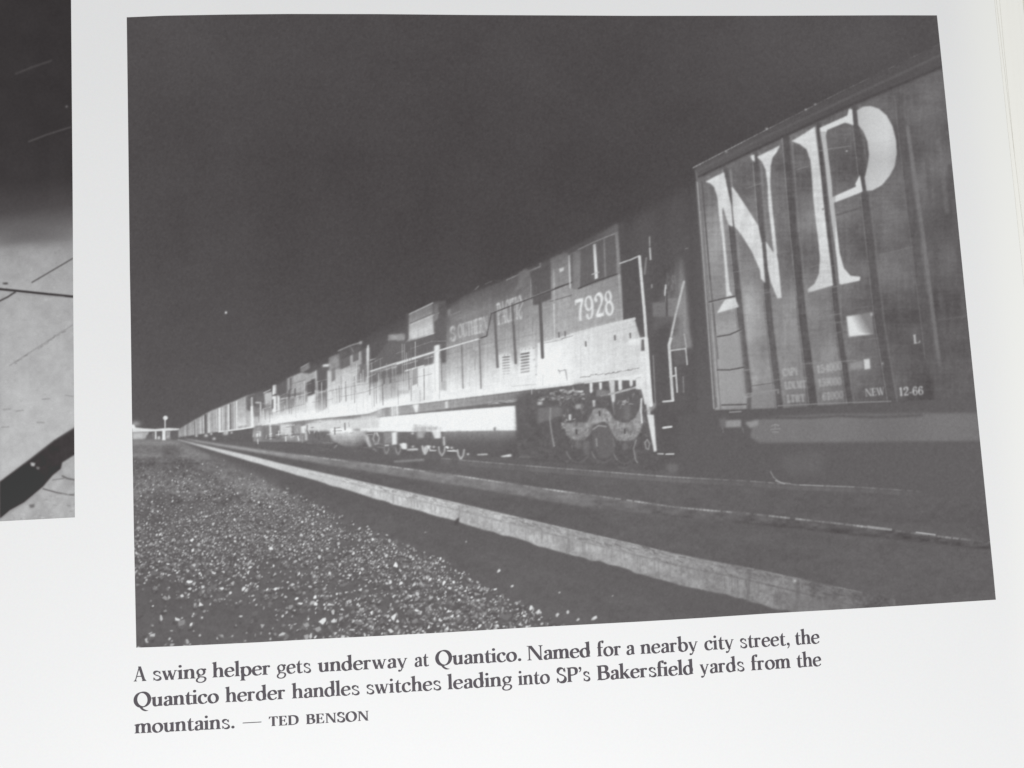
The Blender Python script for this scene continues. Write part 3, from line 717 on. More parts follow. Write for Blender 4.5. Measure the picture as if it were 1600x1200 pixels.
    for x, y0, y1, w in ((455, 372, 460, 24), (535, 368, 432, 22), (703, 345, 440, 30), (796, 338, 405, 26)):
        P(c(x-w/2, y0, x+w/2, y0, x+w/2+2, y1-15, x+4, y1, x-4, y1, x-w/2+2, y1-15), 224, .6)
    P(c(606, 350, 655, 348, 662, 560, 668, 640, 655, 640, 640, 560, 620, 460), 206, .7)
    L(c(540, 478, 650, 462, 840, 410), 3.2, 178, .8)
    P(c(500, 430, 610, 440, 600, 480, 500, 490), 138, 1.2)
    P(c(466, 520, 492, 520, 490, 575, 474, 575), 196, .8)
    P(c(0, 590, 200, 575, 210, 650, 0, 720), 124, 1.4)
    P(c(0, 535, 40, 530, 40, 560, 0, 560), 190, 1)
    P(c(430, 690, 480, 592, 575, 588, 612, 622, 650, 682, 720, 712, 780, 706, 832, 672, 885, 560, 897, 720, 872, 800, 832, 850, 760, 872, 680, 862, 640, 805, 600, 722, 560, 700, 470, 740, 452, 800, 400, 862, 320, 862, 250, 820, 230, 760, 200, 716, 430, 712),
      lambda x, y: 150 + 13*tk[y.astype(int), x.astype(int)] + np.interp(y, [640, 690], [8, -8]), 1.0)
    P(c(290, 712, 430, 708, 390, 745, 340, 755), 128, 2, .6)
    P(c(640, 560, 690, 470, 820, 440, 870, 500, 860, 580, 820, 660, 760, 696, 700, 690, 655, 650), 108, 1.0)
    P(c(735, 560, 790, 560, 790, 690, 735, 690), 130, 1.6, .7)
    for i in range(150):
        x, y = rng.uniform(190, 930), rng.uniform(440, 1010)
        t = np.interp(y, [440, 700, 1000], [146, 132, 114])*rng.uniform(.76, 1.1)
        L(c(x, y, x+rng.uniform(-14, 14), y+rng.uniform(4, 34)), rng.uniform(1, 3.4), t, .9, .5)
    for cx, cy in ((345, 905), (560, 905), (745, 915)):
        ell = [(cx+105*math.cos(t), cy+145*math.sin(t)) for t in np.linspace(.15, 2.99, 24)]
        P(c(*[v for q in ell for v in q]), 99, 2, .5)
        L(c(*[v for q in ell[5:22] for v in q]), 2.6, 120, 1.4, .5)
        L(c(*[v for q in ell[17:22] for v in q]), 1.8, 142, 1.0, .6)
        P(c(*[v for t in np.linspace(0, 6.28, 14) for v in (cx+26*math.cos(t), cy+34*math.sin(t))]), 130, 1.4, .6)
    for x, y in ((330, 790), (742, 785), (527, 632)):
        L(c(x, y-16, x+2, y+16), 2.8, 96, .7)
    L(c(885, 510, 880, 600, 890, 710), 3.0, 208, .7)
    for i in range(40):
        x, y = rng.choice([rng.uniform(200, 310), rng.uniform(700, 790), rng.uniform(470, 600)]), 0
        y = rng.uniform(640, 790) if x < 320 else (rng.uniform(520, 560) if x > 690 else rng.uniform(735, 830))
        L(c(x, y, x+rng.uniform(4, 22), y+rng.uniform(-8, 10)), rng.uniform(1, 2.4), rng.uniform(125, 200), .7, .7)
    P(c(264, 640, 285, 640, 285, 692, 268, 692), 214, .7)
    P(c(320, 560, 370, 550, 372, 590, 322, 595), 168, 1.0)
    P(c(462, 740, 480, 725, 600, 740, 650, 850, 660, 960, 600, 1010, 520, 1010, 470, 900), 112, 1.4)
    for q, w, t in ((c(470, 770, 520, 735, 580, 745), 2.4, 160), (c(640, 850, 655, 910), 3, 122), (c(840, 860, 818, 930, 835, 1030, 850, 1050), 2.2, 150), (c(915, 880, 935, 855, 955, 890, 945, 940, 925, 930, 915, 880), 2.2, 160),
                    (c(500, 850, 505, 910), 2.6, 150), (c(110, 590, 105, 700, 120, 800, 140, 910), 2.2, 158), (c(690, 1090, 735, 1100, 770, 1090), 3, 114)):
        L(q, w, t, .9, .9)
    P(c(380, 880, 440, 860, 440, 980, 400, 990), 128, 2.0, .7)
    # corner handrail and step ladder
    P(c(838, 335, 905, 318, 940, 540, 915, 560, 885, 430, 838, 425), 222, .7)
    P(c(870, -10, 915, -20, 935, 100, 960, 640, 940, 640, 905, 430, 880, 320), 216, .8)
    P(c(885, 0, 912, 0, 914, 100, 880, 100), 112, .8)
    P(c(932, 640, 990, 645, 1015, 955, 992, 960), 224, .7)
    L(c(985, 140, 1005, 560), 1.6, 142, .6)
    P(c(925, 640, 990, 600, 1010, 570, 1000, 545, 960, 545), 168, 1.2, .7)
    L(cab(620, 466, 720, 432, 785, 402, 797, 415), 2.2, 186, .5)
    L(cab(795, 405, 805, 520, 840, 900, 862, 1210), 4.4, 214, .5)
    L(c(925, 0, 945, 300, 965, 560), 6.4, 226, .6)
    # pilot and short hood in front, half in darkness
    P([(1016, 520), (1044, 430), (1066, 405), (1075, 470), (1080, 540), (1084, 546), (1046, 548), (1052, 500)], 108, 3)
    P(cab(1010, 540, 1110, 450, 1172, 430, 1200, 640, 1250, 1200, 1085, 1200, 1080, 940, 1040, 930), lambda x, y: np.interp(x, [1036, 1056, 1070, 1080], [98, 118, 146, 140]) - np.interp(y, [400, 450], [22, 0]) + 3*np.sin(x*.9), 2.2)
    for i in range(24):
        x, y = rng.uniform(1030, 1110), rng.uniform(540, 800)
        L(cab(x, y, x+rng.uniform(-10, 10), y+rng.uniform(20, 80)), rng.uniform(1, 3), rng.uniform(96, 150), .8, .6)
    P(cab(910, 815, 1035, 810, 1035, 942, 915, 942), 126, 1.4)
    P(cab(1045, 780, 1180, 770, 1190, 940, 1050, 940), 150, 1.2, .6)
    L(cab(1030, 660, 1022, 750), 2.6, 196, .6)
    L(cab(1038, 700, 1040, 930), 2.2, 94, .6)
    L(cab(905, 660, 906, 680), 2.6, 150, .8)
    L(cab(885, 230, 888, 310), 2, 160, .6)
    L(cab(888, 330, 895, 430), 2.6, 190, .6)
    L(cab(855, 420, 842, 560), 3, 136, 1.0)
    L(cab(1205, 335, 1230, 330), 1, 150, .5)
    L(cab(1192, 630, 1160, 760, 1110, 960, 1062, 1200), 3.4, 186, .8)
    P(c(1135, -30, 1265, -50, 1310, 0, 1315, 70, 1140, 90), 136, 2.0)
    L(c(1250, -40, 1268, 70), 2.4, 172, .7)
    L(c(1135, -5, 1120, 50, 1130, 200, 1140, 350, 1152, 520), 4.4, 206, .6)
    L(c(1070, 532, 1156, 524), 2.8, 208, .5)
    L(c(1140, 96, 1262, 80, 1275, 215), 2.4, 192, .6)
    P(c(1160, 105, 1255, 95, 1262, 210, 1165, 220), 110, 1.6)
    L(c(1175, 242, 1190, 450), 2.4, 206, .5)
    L(c(1130, 318, 1175, 310), 2.6, 196, .6)
    L(c(1240, 320, 1245, 450), 2.0, 134, .7)
    L(c(1070, 755, 1140, 746), 3.0, 222, .5)
    L(c(1025, 976, 1070, 978), 2.0, 196, .6)
    L(c(1095, 980, 1160, 978), 2.2, 208, .6)
    P(c(1090, 1060, 1230, 1070, 1230, 1110, 1150, 1140, 1100, 1110), 120, 1.6, .8)

    # ---- tracks
    n0 = value_noise(H, W, 4, 13, 7) + value_noise(H, W, 10, 14, 24)
    train_finish(S)
    train_details(S)
    boxcar(S)
    xs = np.arange(290, 1565, 3.0)
    P([(x, WEB_T(x)) for x in xs] + [(x, WEB_B(x)) for x in xs[::-1]], lambda x, y: np.interp(x, [290, 380, 450, 560, 700, 850, 1000, 1150, 1300], [188, 178, 152, 142, 140, 132, 122, 110, 106])  - 14*np.clip((y-WEB_T(x))/(WEB_B(x)-WEB_T(x)), 0, 1) + 8*n0[np.clip(y.astype(int), 0, H-1), np.clip(x.astype(int), 0, W-1)], 1.4)
    for i, x in enumerate(np.arange(470, 1545, 6.0)):
        t = np.interp(x, [470, 700, 1000, 1300, 1545], [165, 168, 158, 150, 128]) + 26*math.sin(i*.31) + rng.uniform(-26, 26)
        if rng.uniform() < .86:
            L([(x, WEB_T(x)+.8), (x+7, WEB_T(x+7)+.8)], np.interp(x, [470, 1545], [1.6, 3.0]), t-6, 1.2, .6)
    L([(x, float(WEB_T(x))) for x in (1356, 1375, 1392)], 3.6, 162, .9, .8)
    L([(x, float(WEB_T(x))-1) for x in (1432, 1448, 1461)], 2, 184, .7)
    third = along([600, 656, 720, 850, 1044, 1173, 1245, 1336, 1440], [706, 713, 719, 730, 745, 752, 757.5, 761, 768])
    for i, x in enumerate(np.arange(690, 1440, 7.0)):
        t = np.interp(x, [690, 900, 1040, 1130, 1230, 1290, 1440], [124, 136, 146, 116, 124, 132, 105]) + rng.uniform(-12, 16)
        L([(x, third(x)), (x+8, third(x+8))], 2.2, t, .9, .8)
        L([(x, third(x)+5), (x+8, third(x+8)+5)], 6, t*.35+68, 1.5, .6)
    L([(x, third(x)) for x in (1250, 1270, 1286)], 1.4, 156, .6)
    L([(x, third(x)) for x in (1300, 1318, 1334)], 1.4, 142, .6)
    L([(1204, 737), (1209, 746), (1219, 754), (1235, 755.5)], 1.4, 148, .9)
    L([(1212, 751), (1226, 756)], 1.6, 168, .8)
    P([(1220, 712), (1290, 705), (1283, 738), (1240, 742), (1222, 732)], 113, 5, .6)
    # near rail: head strip, web, chipped lower edge
    xs = np.arange(277, 1400, 2.0)
    nz = value_noise(1, W, 14, 9)[0]
    n2 = value_noise(H, W, 3, 10)*.5 + value_noise(H, W, 6, 11)*.6 + value_noise(H, W, 15, 12, 26)*.8
    dark = [(x, RAIL_B(x)-1) for x in xs] + [(x, RAIL_B(x)+np.interp(x, [277, 700, 1300], [3, 26, 50])) for x in xs[::-1]]
    P(dark, 101, 2.5, .7)
    low = lambda x: RAIL_B(x) + np.interp(x, [277, 500, 1200], [0, .6, 3])*nz[int(np.clip(x, 0, W-1))]
    P([(x, RAIL_T(x)) for x in xs] + [(x, low(x)) for x in xs[::-1]],
      lambda x, y: np.interp(x, [277, 330, 400, 560, 700, 850, 1000, 1100, 1220, 1300, 1370], [176, 206, 212, 204, 190, 172, 160, 150, 134, 121, 110])
      + np.interp(x, [300, 500, 700, 1300], [4, 9, 20, 14])*n2[np.clip(y.astype(int), 0, H-1), np.clip(x.astype(int), 0, W-1)], .9)
    hd = lambda x: RAIL_T(x) + (RAIL_B(x)-RAIL_T(x))*.36
    P([(x, hd(x)-.4) for x in xs if x > 480] + [(x, hd(x)+1.0+.0012*x) for x in xs[::-1] if x > 480], lambda x, y: np.interp(x, [480, 700, 1000, 1250], [186, 156, 136, 112]) + 10*nz[np.clip(x.astype(int)*2 % W, 0, W-1)], .7, .7)
    for i in range(330):
        x = rng.uniform(520, 1340)
        y = RAIL_T(x) + (hd(x)-RAIL_T(x))*rng.uniform(.05, 1.0)
        k = np.interp(x, [520, 900, 1340], [.6, 1, 1.2])
        L([(x, y), (x+rng.uniform(2, 12)*k, y+rng.uniform(1, 4)*k)], rng.uniform(.8, 2.6)*k, np.interp(x, [520, 900, 1200, 1340], [158, 128, 118, 110])+rng.uniform(-14, 26), 1.0, .6)
    for i in range(160):
        x = rng.uniform(560, 1330)
        y0 = hd(x) + rng.uniform(1, 4)
        y1 = y0 + (RAIL_B(x)-y0)*rng.uniform(.2, 1)
        L([(x, y0), (x+rng.uniform(-1, 2), y1)], rng.uniform(.9, 3.0), np.interp(x, [560, 1000, 1330], [172, 142, 116])+rng.uniform(-16, 22), 1.4, .45)
    for x, w, t in ((717, 2.0, 140), (887, 2.4, 140), (1170, 5, 118), (1246, 6, 112)):
        L([(x, RAIL_T(x)+4), (x+1, RAIL_T(x)+14), (x-2, RAIL_B(x))], w, t, 1.6, .6)
    P([(712, 812), (718, 808), (716, 820), (708, 820)], 92, 1.0)
    for x0, x1, t in ((1168, 1244, 150), (980, 1060, 158), (800, 960, 176), (1310, 1342, 138)):
        for x in np.arange(x0, x1, 9.0):
            if rng.uniform() < .75:
                L([(x, RAIL_T(x)+.8), (x+10, RAIL_T(x+10)+.8)], 1.4, t+rng.uniform(-15, 15), .7, .8)
    S.glow(1242, 908, 2, 1.6, 60)
    P([(1225, 930), (1300, 940), (1330, 952), (1240, 962)], 128, 5, .6)
    ballast(S)
    for x, y in ((353, 488.5),):
        S.glow(x, y, 1.2, 1.3, 140)
    # softness of the halftone and of the lens, then grain
    out = gauss(S.a, .55)
    out += 4.4*gauss(rng.normal(0, 1, out.shape), .9)
    out += 1.4*value_noise(H, W, 4, 31)
    return out


def sample(a, x, y):
    h, w = a.shape
    x, y = np.clip(x, 0, w-1.001), np.clip(y, 0, h-1.001)
    i, j = x.astype(int), y.astype(int)
    fx, fy = x-i, y-j
    return a[j, i]*(1-fx)*(1-fy) + a[j, i+1]*fx*(1-fy) + a[j+1, i]*(1-fx)*fy + a[j+1, i+1]*fx*fy


def train_finish(S):
    """what a long exposure leaves on the moving train: smear, streaks, halation"""
    H, W = S.h, S.w
    VX, VY = 277.0, 685.0
    Y, X = np.mgrid[0:H, 0:W].astype(float)
    xs = np.arange(279, 1076, 4.0)
    b, m = S.cover([(x, ROOF(x)-6) for x in xs] + [(1076, 740), (700, 726), (400, 692), (279, 688)], 3)
    x0, y0, x1, y1 = b
    M = np.zeros((H, W))
    M[y0:y1, x0:x1] = m
    X, Y, A = X[y0:y1, x0:x1], Y[y0:y1, x0:x1], S.a
    k = np.interp(X, [300, 500, 690, 900, 1076], [.010, .013, .007, .003, .002])
    sm = sum(sample(A, VX+(X-VX)*(1+k*q), VY+(Y-VY)*(1+k*q)) for q in np.linspace(-1, 1, 9))/9
    f = np.interp(X, [300, 420, 690, 760, 1076], [.35, .45, .42, .4, .3])*m
    out = A[y0:y1, x0:x1]*(1-f) + sm*f
    # streaks fan out from the vanishing point; grime runs down the sheets
    ang = (Y-VY)/np.maximum(X-VX, 6)
    st = sample(value_noise(420, 40, 1, 71), np.log(np.maximum(X-VX, 6))*3.2, (ang+.6)*420/1.1)
    dn = value_noise(H, W, 26, 72, 1.6)[y0:y1, x0:x1] + .7*value_noise(H, W, 60, 73, 5)[y0:y1, x0:x1]
    mo = value_noise(H, W, 2.6, 74)[y0:y1, x0:x1] + value_noise(H, W, 6, 75)[y0:y1, x0:x1]
    amp = m*np.clip((out-98)/70, .12, 1)*np.clip((262-out)/60, .25, 1)
    out = out + amp*(4.5*st + 5*dn + 5.5*mo)
    fade = np.clip(1-(Y-ROOF(X)+4)/np.interp(X, [400, 560, 700, 960], [8, 18, 34, 40]), 0, 1)*np.interp(X, [390, 450, 690, 940, 990], [0, .5, .62, .55, 0])*m
    out = out*(1-fade) + (86 + .12*(out-86))*fade
    A[y0:y1, x0:x1] = out
    A += .12*gauss(np.clip(A-205, 0, None)*M, 6) + .07*gauss(np.clip(A-150, 0, None)*M, 14)
    np.clip(A, 0, 243, out=A)


def train_details(S):
    """thin things that stay sharp on the trailing units: rails, posts, seams, louvres"""
    L, P = S.line, S.poly
    g = np.random.default_rng(77)
    for x in np.arange(404, 692, 3.4):
        h = SILL(x)-ROOF(x)
        a, b = g.uniform(.25, .7), g.uniform(.75, .98)
        if g.uniform() < .62:
            t = g.choice([g.uniform(104, 140), g.uniform(196, 240)], p=[.5, .5])
            L([(x, ROOF(x)+a*h), (x+.6, ROOF(x)+b*h)], g.uniform(.8, 1.8), t, .5, g.uniform(.35, .75))
    for f, w, t, al in ((.52, 1.1, 222, .5), (.70, .9, 120, .4), (.36, .9, 200, .35), (.985, 1.6, 240, .8)):
        for x in np.arange(410, 690, 11.0):
            if g.uniform() < .75:
                p = [(q, ROOF(q)+f*(SILL(q)-ROOF(q))) for q in (x, x+6, x+12)]
                L(p, w, t, .5, al)
    for x, f0, f1, w, t in ((452, .32, .5, 4, 108), (461, .34, .52, 3, 112), (489, .30, .55, 5, 102), (521, .22, .42, 6, 128), (540, .10, .28, 14, 102), (556, .10, .24, 9, 106), (575, .1, .3, 3, 214), (600, .52, .7, 3, 118), (610, .52, .7, 3, 120), (648, .60, .78, 8, 150), (426, .35, .6, 3, 110), (418, .4, .6, 4, 150)):
        h = SILL(x)-ROOF(x)
        P([(x-w/2, ROOF(x-w/2)+f0*h), (x+w/2, ROOF(x+w/2)+f0*h), (x+w/2, ROOF(x+w/2)+f1*h), (x-w/2, ROOF(x-w/2)+f1*h)], t, .6, .8)
    for i in range(90):
        x = g.uniform(398, 640)
        y = SILL(x) + g.uniform(4, 34)*np.interp(x, [398, 640], [.6, 1.2])
        if x > 545 and 640 < y < 676:
            continue
        t = g.choice([g.uniform(100, 130), g.uniform(170, 238)], p=[.55, .45])
        if g.uniform() < .5:
            L([(x, y), (x+g.uniform(3, 14), y-g.uniform(0, 1.5))], g.uniform(.8, 2.2), t, .5, .7)
        else:
            L([(x, y), (x+g.uniform(-1, 2), y+g.uniform(3, 11))], g.uniform(.8, 2.4), t, .5, .7)
    for i in range(50):
        x = g.uniform(700, 850)
        y = g.uniform(ROOF(x)+20, SILL(x)-4)
        L([(x, y), (x+g.uniform(-1, 1), y+g.uniform(4, 22))], g.uniform(.7, 1.4), S.a[int(y), int(x)]+g.uniform(-34, 24), .6, .6)


def boxcar(S):
    P, L = S.poly, S.line
    H, W = S.h, S.w
    q = at(1060, 140, 3.334)
    r = at(1060, 420, 3.3333)
    top = along([1083, 1200, 1309, 1470], [262, 201.5, 146, 68])
    eave = along([1094, 1200, 1324, 1475], [278, 226, 169, 106])
    bot = along([1117, 1222, 1390, 1530], [641, 637, 627, 622])
    # gap between the engine and the car
    P([(1081, 300), (1090, 280), (1125, 650), (1090, 650)], lambda x, y: np.interp(y, [280, 420, 650], [90, 96, 104]) + 0*x, 3)
    # side sheet
    side = [(1086, 264), (1094, 274), (1200, 226), (1324, 169), (1475, 104), (1530, 622), (1390, 628), (1222, 638), (1117, 641)]

    def side_tone(x, y):
        t = np.interp(y, [180, 320, 450, 520, 590, 640], [106, 112, 126, 139, 142, 131])
        f = np.interp(x, [1110, 1180, 1260, 1330, 1400, 1480, 1530], [24, 15, 6, -2, -10, -14, -18])
        k = np.interp(y, [250, 500], [.5, 1])
        g = np.interp(x, [1110, 1300, 1400], [1, .5, 0])
        return (t-112)*g + 112 + f*k + 5*np.sin(y*.05+x*.013)
    P(side, side_tone, .8)
    bl = value_noise(H, W, 26, 21)*7 + value_noise(H, W, 60, 22, 40)*7
    P(side, lambda x, y: S.a[y.astype(int), x.astype(int)] + bl[y.astype(int), x.astype(int)], .8)
    for cx, cy, rx, ry, v in ((1265, 345, 16, 18, 16), (1385, 345, 18, 22, 12), (1392, 415, 18, 20, 10), (1120, 400, 12, 40, 18), (1170, 480, 16, 40, 16), (1340, 215, 20, 20, 6), (1330, 240, 40, 40, -6), (1352, 380, 14, 30, -8), (1255, 490, 15, 22, 8), (1300, 560, 14, 25, 10), (1235, 540, 14, 30, 14), (1165, 560, 12, 40, 14)):
        S.glow(cx, cy, rx, ry, v)
    # eave band and running board
    P([(1083, 262), (1200, 202), (1309, 147), (1470, 69), (1476, 106), (1324, 170), (1200, 227), (1095, 279)], lambda x, y: 94 - np.interp(x, [1083, 1300], [-6, 3]) + 0*y, 1.8)
    L([(1087, 268), (1200, 212), (1315, 158), (1472, 85)], 4, 106, 2.0, .6)
    L([(1092, 276), (1200, 224), (1322, 167), (1474, 103)], 3.4, 82, 1.4, .8)
    for x in np.arange(1083, 1465, 5.0):
        t = np.interp(x, [1083, 1130, 1200, 1290, 1465], [158, 148, 124, 114, 100]) + rng.uniform(-22, 22)
        L([(x, top(x)), (x+6, top(x+6))], 1.3, t, .8, .75 if x < 1220 else .45)
    for x, y, v in ((1198, 201, 70), (1259, 171, 50), (1274, 163, 50), (1135, 237, 40)):
        S.glow(x, y, 1.6, 1.2, v)
    # ribs: shadow band, bright lip
    ribs = [([1135, 1159, 1151, 1169], None)]
    data = (((1134, 266), (1147, 400), (1157, 500), (1169, 612), 10, 96, 150), ((1180, 240), (1190, 360), (1202, 500), (1218, 638), 10, 98, 140), ((1228, 216), (1240, 360), (1254, 500), (1270, 632), 12, 92, 134),
            ((1279.5, 196), (1292, 340), (1308, 500), (1328, 632), 9, 92, 128), ((1335, 168), (1350, 300), (1372, 500), (1393, 628), 12, 96, 124), ((1404, 150), (1420, 300), (1445, 500), (1452, 560), 13, 98, 112))
    for p0, p1, p2, p3, w, t, hi in data:
        L([p0, p1, p2, p3], w*.85, t, 3.2, .85, w1=w*1.35)
        L([(x-w*.5, y) for x, y in (p0, p1, p2, p3)], 1.8, hi+10, 1.0, .55)
        L([(x+w*.75, y) for x, y in (p0, p1, p2, p3)], 3, hi, 2, .5)
    L([(1418, 200), (1437, 330), (1450, 430), (1468, 570)], 6, 126, 2.5, .8)
    L([(1448, 250), (1462, 400), (1480, 540)], 6, 100, 2.5, .7)
    L([(1484, 260), (1500, 420), (1512, 540), (1522, 620)], 7, 98, 2.0, .8)
    L([(1466, 220), (1480, 330)], 8, 118, 4, .6)
    L([(1465, 500), (1512, 494)], 3, 104, 1.6, .7)
    P([(1450, 560), (1520, 555), (1526, 620), (1460, 625)], 106, 5, .6)
    L([(1435, 185), (1470, 172)], 1.6, 118, 1, .7)
    for p in (((1275, 237), (1300, 232), (1330, 228)), ((1170, 293), (1190, 286)), ((1245, 265), (1262, 260))):
        L(p, 1.4, 138, .8, .7)
    S.glow(1323, 236, 1.3, 1.0, 80)
    gr = value_noise(H, W, 40, 91, 3) + value_noise(H, W, 3, 92, 30) + .8*value_noise(H, W, 3, 93) + value_noise(H, W, 8, 94)
    P(side, lambda x, y: S.a[y.astype(int), x.astype(int)] + np.interp(x, [1100, 1300, 1450], [4.2, 3.6, 2.4])*gr[y.astype(int), x.astype(int)], 1)
    for i in range(26):
        x, y = rng.uniform(1100, 1390), rng.uniform(300, 610)
        w = rng.uniform(14, 60)
        L([(x, y), (x+w, y-w*np.interp(y, [250, 450, 620], [.36, .2, .04]))], rng.uniform(1, 3), S.a[int(y), int(x)]+rng.uniform(-10, 16), 1.2, .5)
    # the big initials
    N = [q(140, 480, 185, 456, 238, 430, 252, 500, 275, 600, 284, 715, 262, 705, 232, 612, 228, 640, 243, 800, 258, 950, 268, 1050, 282, 1072, 250, 1080, 248, 1040, 240, 900, 228, 780, 210, 640, 203, 560, 185, 505, 165, 488),
         q(278, 503, 300, 530, 360, 620, 415, 708, 435, 800, 452, 1008, 430, 985, 425, 940, 380, 840, 330, 760, 293, 712, 284, 640),
         q(455, 790, 492, 845, 510, 850, 520, 900, 538, 1085, 515, 1087, 480, 1000, 466, 930),
         q(410, 350, 460, 325, 530, 290, 515, 322, 492, 352, 480, 400, 479, 500, 490, 620, 505, 760, 514, 855, 496, 852, 480, 700, 468, 600, 465, 500, 455, 420, 435, 375),
         q(375, 345, 395, 338, 398, 378, 384, 366), q(200, 1165, 235, 1105, 250, 1090, 298, 1083, 302, 1102, 315, 1132)]
    for g in N:
        P(g, lambda x, y: 214 + 5*np.sin(x*.21+y*.07) + 5*gr[y.astype(int), x.astype(int)], .9)
    PA = q(590, 268, 650, 232, 712, 192, 722, 280, 740, 430, 755, 580, 775, 760, 795, 920, 806, 1020, 675, 1058, 674, 1040, 710, 1010, 732, 960, 738, 880, 728, 780, 715, 680, 702, 560, 695, 450, 688, 370, 668, 312, 632, 284)
    PB = q(735, 200, 880, 135, 888, 100, 905, 103, 912, 186, 890, 178, 868, 172, 775, 210, 768, 240, 785, 380, 800, 500, 803, 560, 925, 505, 922, 490, 945, 445, 960, 530, 940, 540, 810, 590, 822, 700, 840, 850, 862, 930, 897, 970, 948, 975, 945, 995, 850, 1015, 838, 1012, 825, 880, 800, 700, 780, 540, 765, 400, 750, 290, 740, 240)
    PC = q(930, 108, 960, 90, 1000, 85, 1045, 100, 1085, 135, 1115, 190, 1133, 260, 1138, 330, 1127, 400, 1100, 450, 1060, 498, 1012, 525, 980, 527, 970, 460, 985, 400, 993, 340, 985, 270, 962, 215, 937, 185)
    P(PA, lambda x, y: 208 + 6*np.sin(y*.04) + 5*gr[y.astype(int), x.astype(int)], .9)
    P(PB, lambda x, y: np.where((x < 1306) & (y > 205), 186, 216) + 0*x, .8)
    P(PC, lambda x, y: np.interp(x, [1338, 1356, 1385, 1402], [182, 194, 204, 190]) + np.interp(y, [165, 215, 250, 300], [4, 6, -12, 6]), .9)
    P(q(748, 620, 760, 618, 752, 632), 130, .6)
    L(q(735, 200, 760, 380, 790, 700, 825, 1000), 2, 128, .8, .5)
    # corner post, ladder
    P([(1087, 284), (1094, 280), (1121, 636), (1114, 640)], 122, .8)
    L([(1089.5, 285), (1100, 420), (1115.5, 638)], 1.8, 160, .6)
    L([(1095, 330), (1105, 450), (1119, 620)], 1.4, 150, .8, .7)
    L([(1097, 285), (1109, 430), (1122, 560)], 2.6, 100, 1.2, .8)
    L([(1110, 440), (1126, 640)], 2.4, 128, .8, .7)
    P([(1119, 520), (1156, 512), (1168, 628), (1128, 632)], 160, 2.5, .75)
    for p in (((1108, 472), (1128, 467), (1148, 463)), ((1121, 526), (1140, 523), (1158, 515)), ((1121, 578), (1140, 578), (1162, 574)), ((1128, 633), (1166, 632))):
        L(p, 2.4, 98, .7, .9)
        L([(x, y+2) for x, y in p], 1.2, 168, .6, .5)
    P([(1172, 618), (1185, 600), (1210, 602), (1212, 634), (1172, 640)], 140, 2, .6)
    L([(1166, 616), (1216, 609), (1216, 614)], 2.6, 150, 1.0, .7)
    L([(1168, 604), (1210, 598)], 1.2, 112, .8)
    P([(1167, 622), (1174, 620), (1174, 640), (1167, 642)], 102, 1, .8)
    P([(1217, 630), (1223, 628), (1222, 646), (1217, 646)], 96, 1, .8)
    # small stencils
    P(r(875, 248, 1008, 225, 1018, 340, 888, 354), lambda x, y: np.clip(222 - 1.9*np.maximum(0, (x-1326) - (y-492)*.55)*2.2 + np.clip(y-519, 0, 4)*8, 134, 222), 1.2)
    S.glow(1362, 491, 1.5, 2, 50)
    S.glyphs(place_text('L', 1427.5, 1438, 537, 535.5, 13.5, .1), 186, .8)
    for i in range(2):
        ox = i*1.6
        S.glyphs(place_text('CAPY', 1223+ox, 1247+ox, 588, 585.5, 11.5, .1), 196, .9, .55)
        S.glyphs(place_text('154000', 1277+ox, 1315+ox, 583, 577.5, 12, .1), 190, .9, .45)
        S.glyphs(place_text('LD LMT'.replace(' ', ''), 1226+ox, 1259+ox, 608, 605.5, 11, .1), 192, .9, .55)
        S.glyphs(place_text('159000', 1279+ox, 1314+ox, 604, 601, 11.5, .1), 186, .9, .5)
        S.glyphs(place_text('LTWT', 1230+ox, 1257+ox, 629, 627.5, 11.5, .1), 194, .9, .55)
        S.glyphs(place_text('61000', 1285+ox, 1317+ox, 625.5, 622.5, 12, .1), 186, .9, .45)
    P(r(890, 490, 960, 478, 965, 520, 895, 528), 160, 1.6, .7)
    P(r(965, 472, 995, 468, 1000, 520, 970, 525), 206, .9)
    S.glyphs(place_text('NEW', 1352.5, 1382.5, 619.5, 616.5, 11.5, .1), 196, .8, .9)
    S.glyphs(place_text('12-66', 1406, 1443, 618.5, 616.5, 13, .1), 200, .8, .95)
    S.glow(1379, 568, 1.4, 1.6, 50)
    # sill line, dark undercut, streaked sill channel
    P([(1117, 641), (1222, 638), (1390, 628), (1530, 622), (1533, 646), (1400, 650), (1180, 654), (1120, 652)], 101, 1.6)
    L([(1216, 634), (1300, 630), (1392, 627)], 1.8, 146, .9, .8)
    P([(1060, 648), (1120, 645), (1180, 655), (1186, 692), (1533, 690), (1545, 780), (1060, 750)], 102, 2.5)
    P([(1178, 657), (1190, 652), (1300, 647), (1528, 645), (1533, 689), (1186, 692), (1172, 682)], lambda x, y: np.interp(x, [1170, 1240, 1260, 1530], [126, 128, 123, 120]) + 3*np.sin(x*.035), 1.8)
    L([(1180, 653), (1260, 653), (1310, 650), (1370, 652), (1440, 649)], 4, 100, 3, .8)
    P([(1132, 657), (1158, 656), (1158, 667), (1133, 668)], 152, 1.2)
    L([(1140, 644), (1158, 643)], 1.6, 160, .8)
    P([(1124, 655), (1134, 652), (1134, 668), (1126, 668)], 120, 2)
    P([(1164, 660), (1184, 656), (1186, 664), (1172, 669)], 150, 1.6)
    L([(1129, 668), (1130, 676)], 1.6, 122, .8)
    L([(1160, 668), (1162, 676)], 1.6, 118, .8)
    for p in (((1205, 666), (1211, 663), (1217, 665)), ((1204, 671), (1219, 670)), ((1207, 675), (1216, 675)), ((1211, 663), (1211, 670))):
        L(p, 1.4, 152, .8, .9)


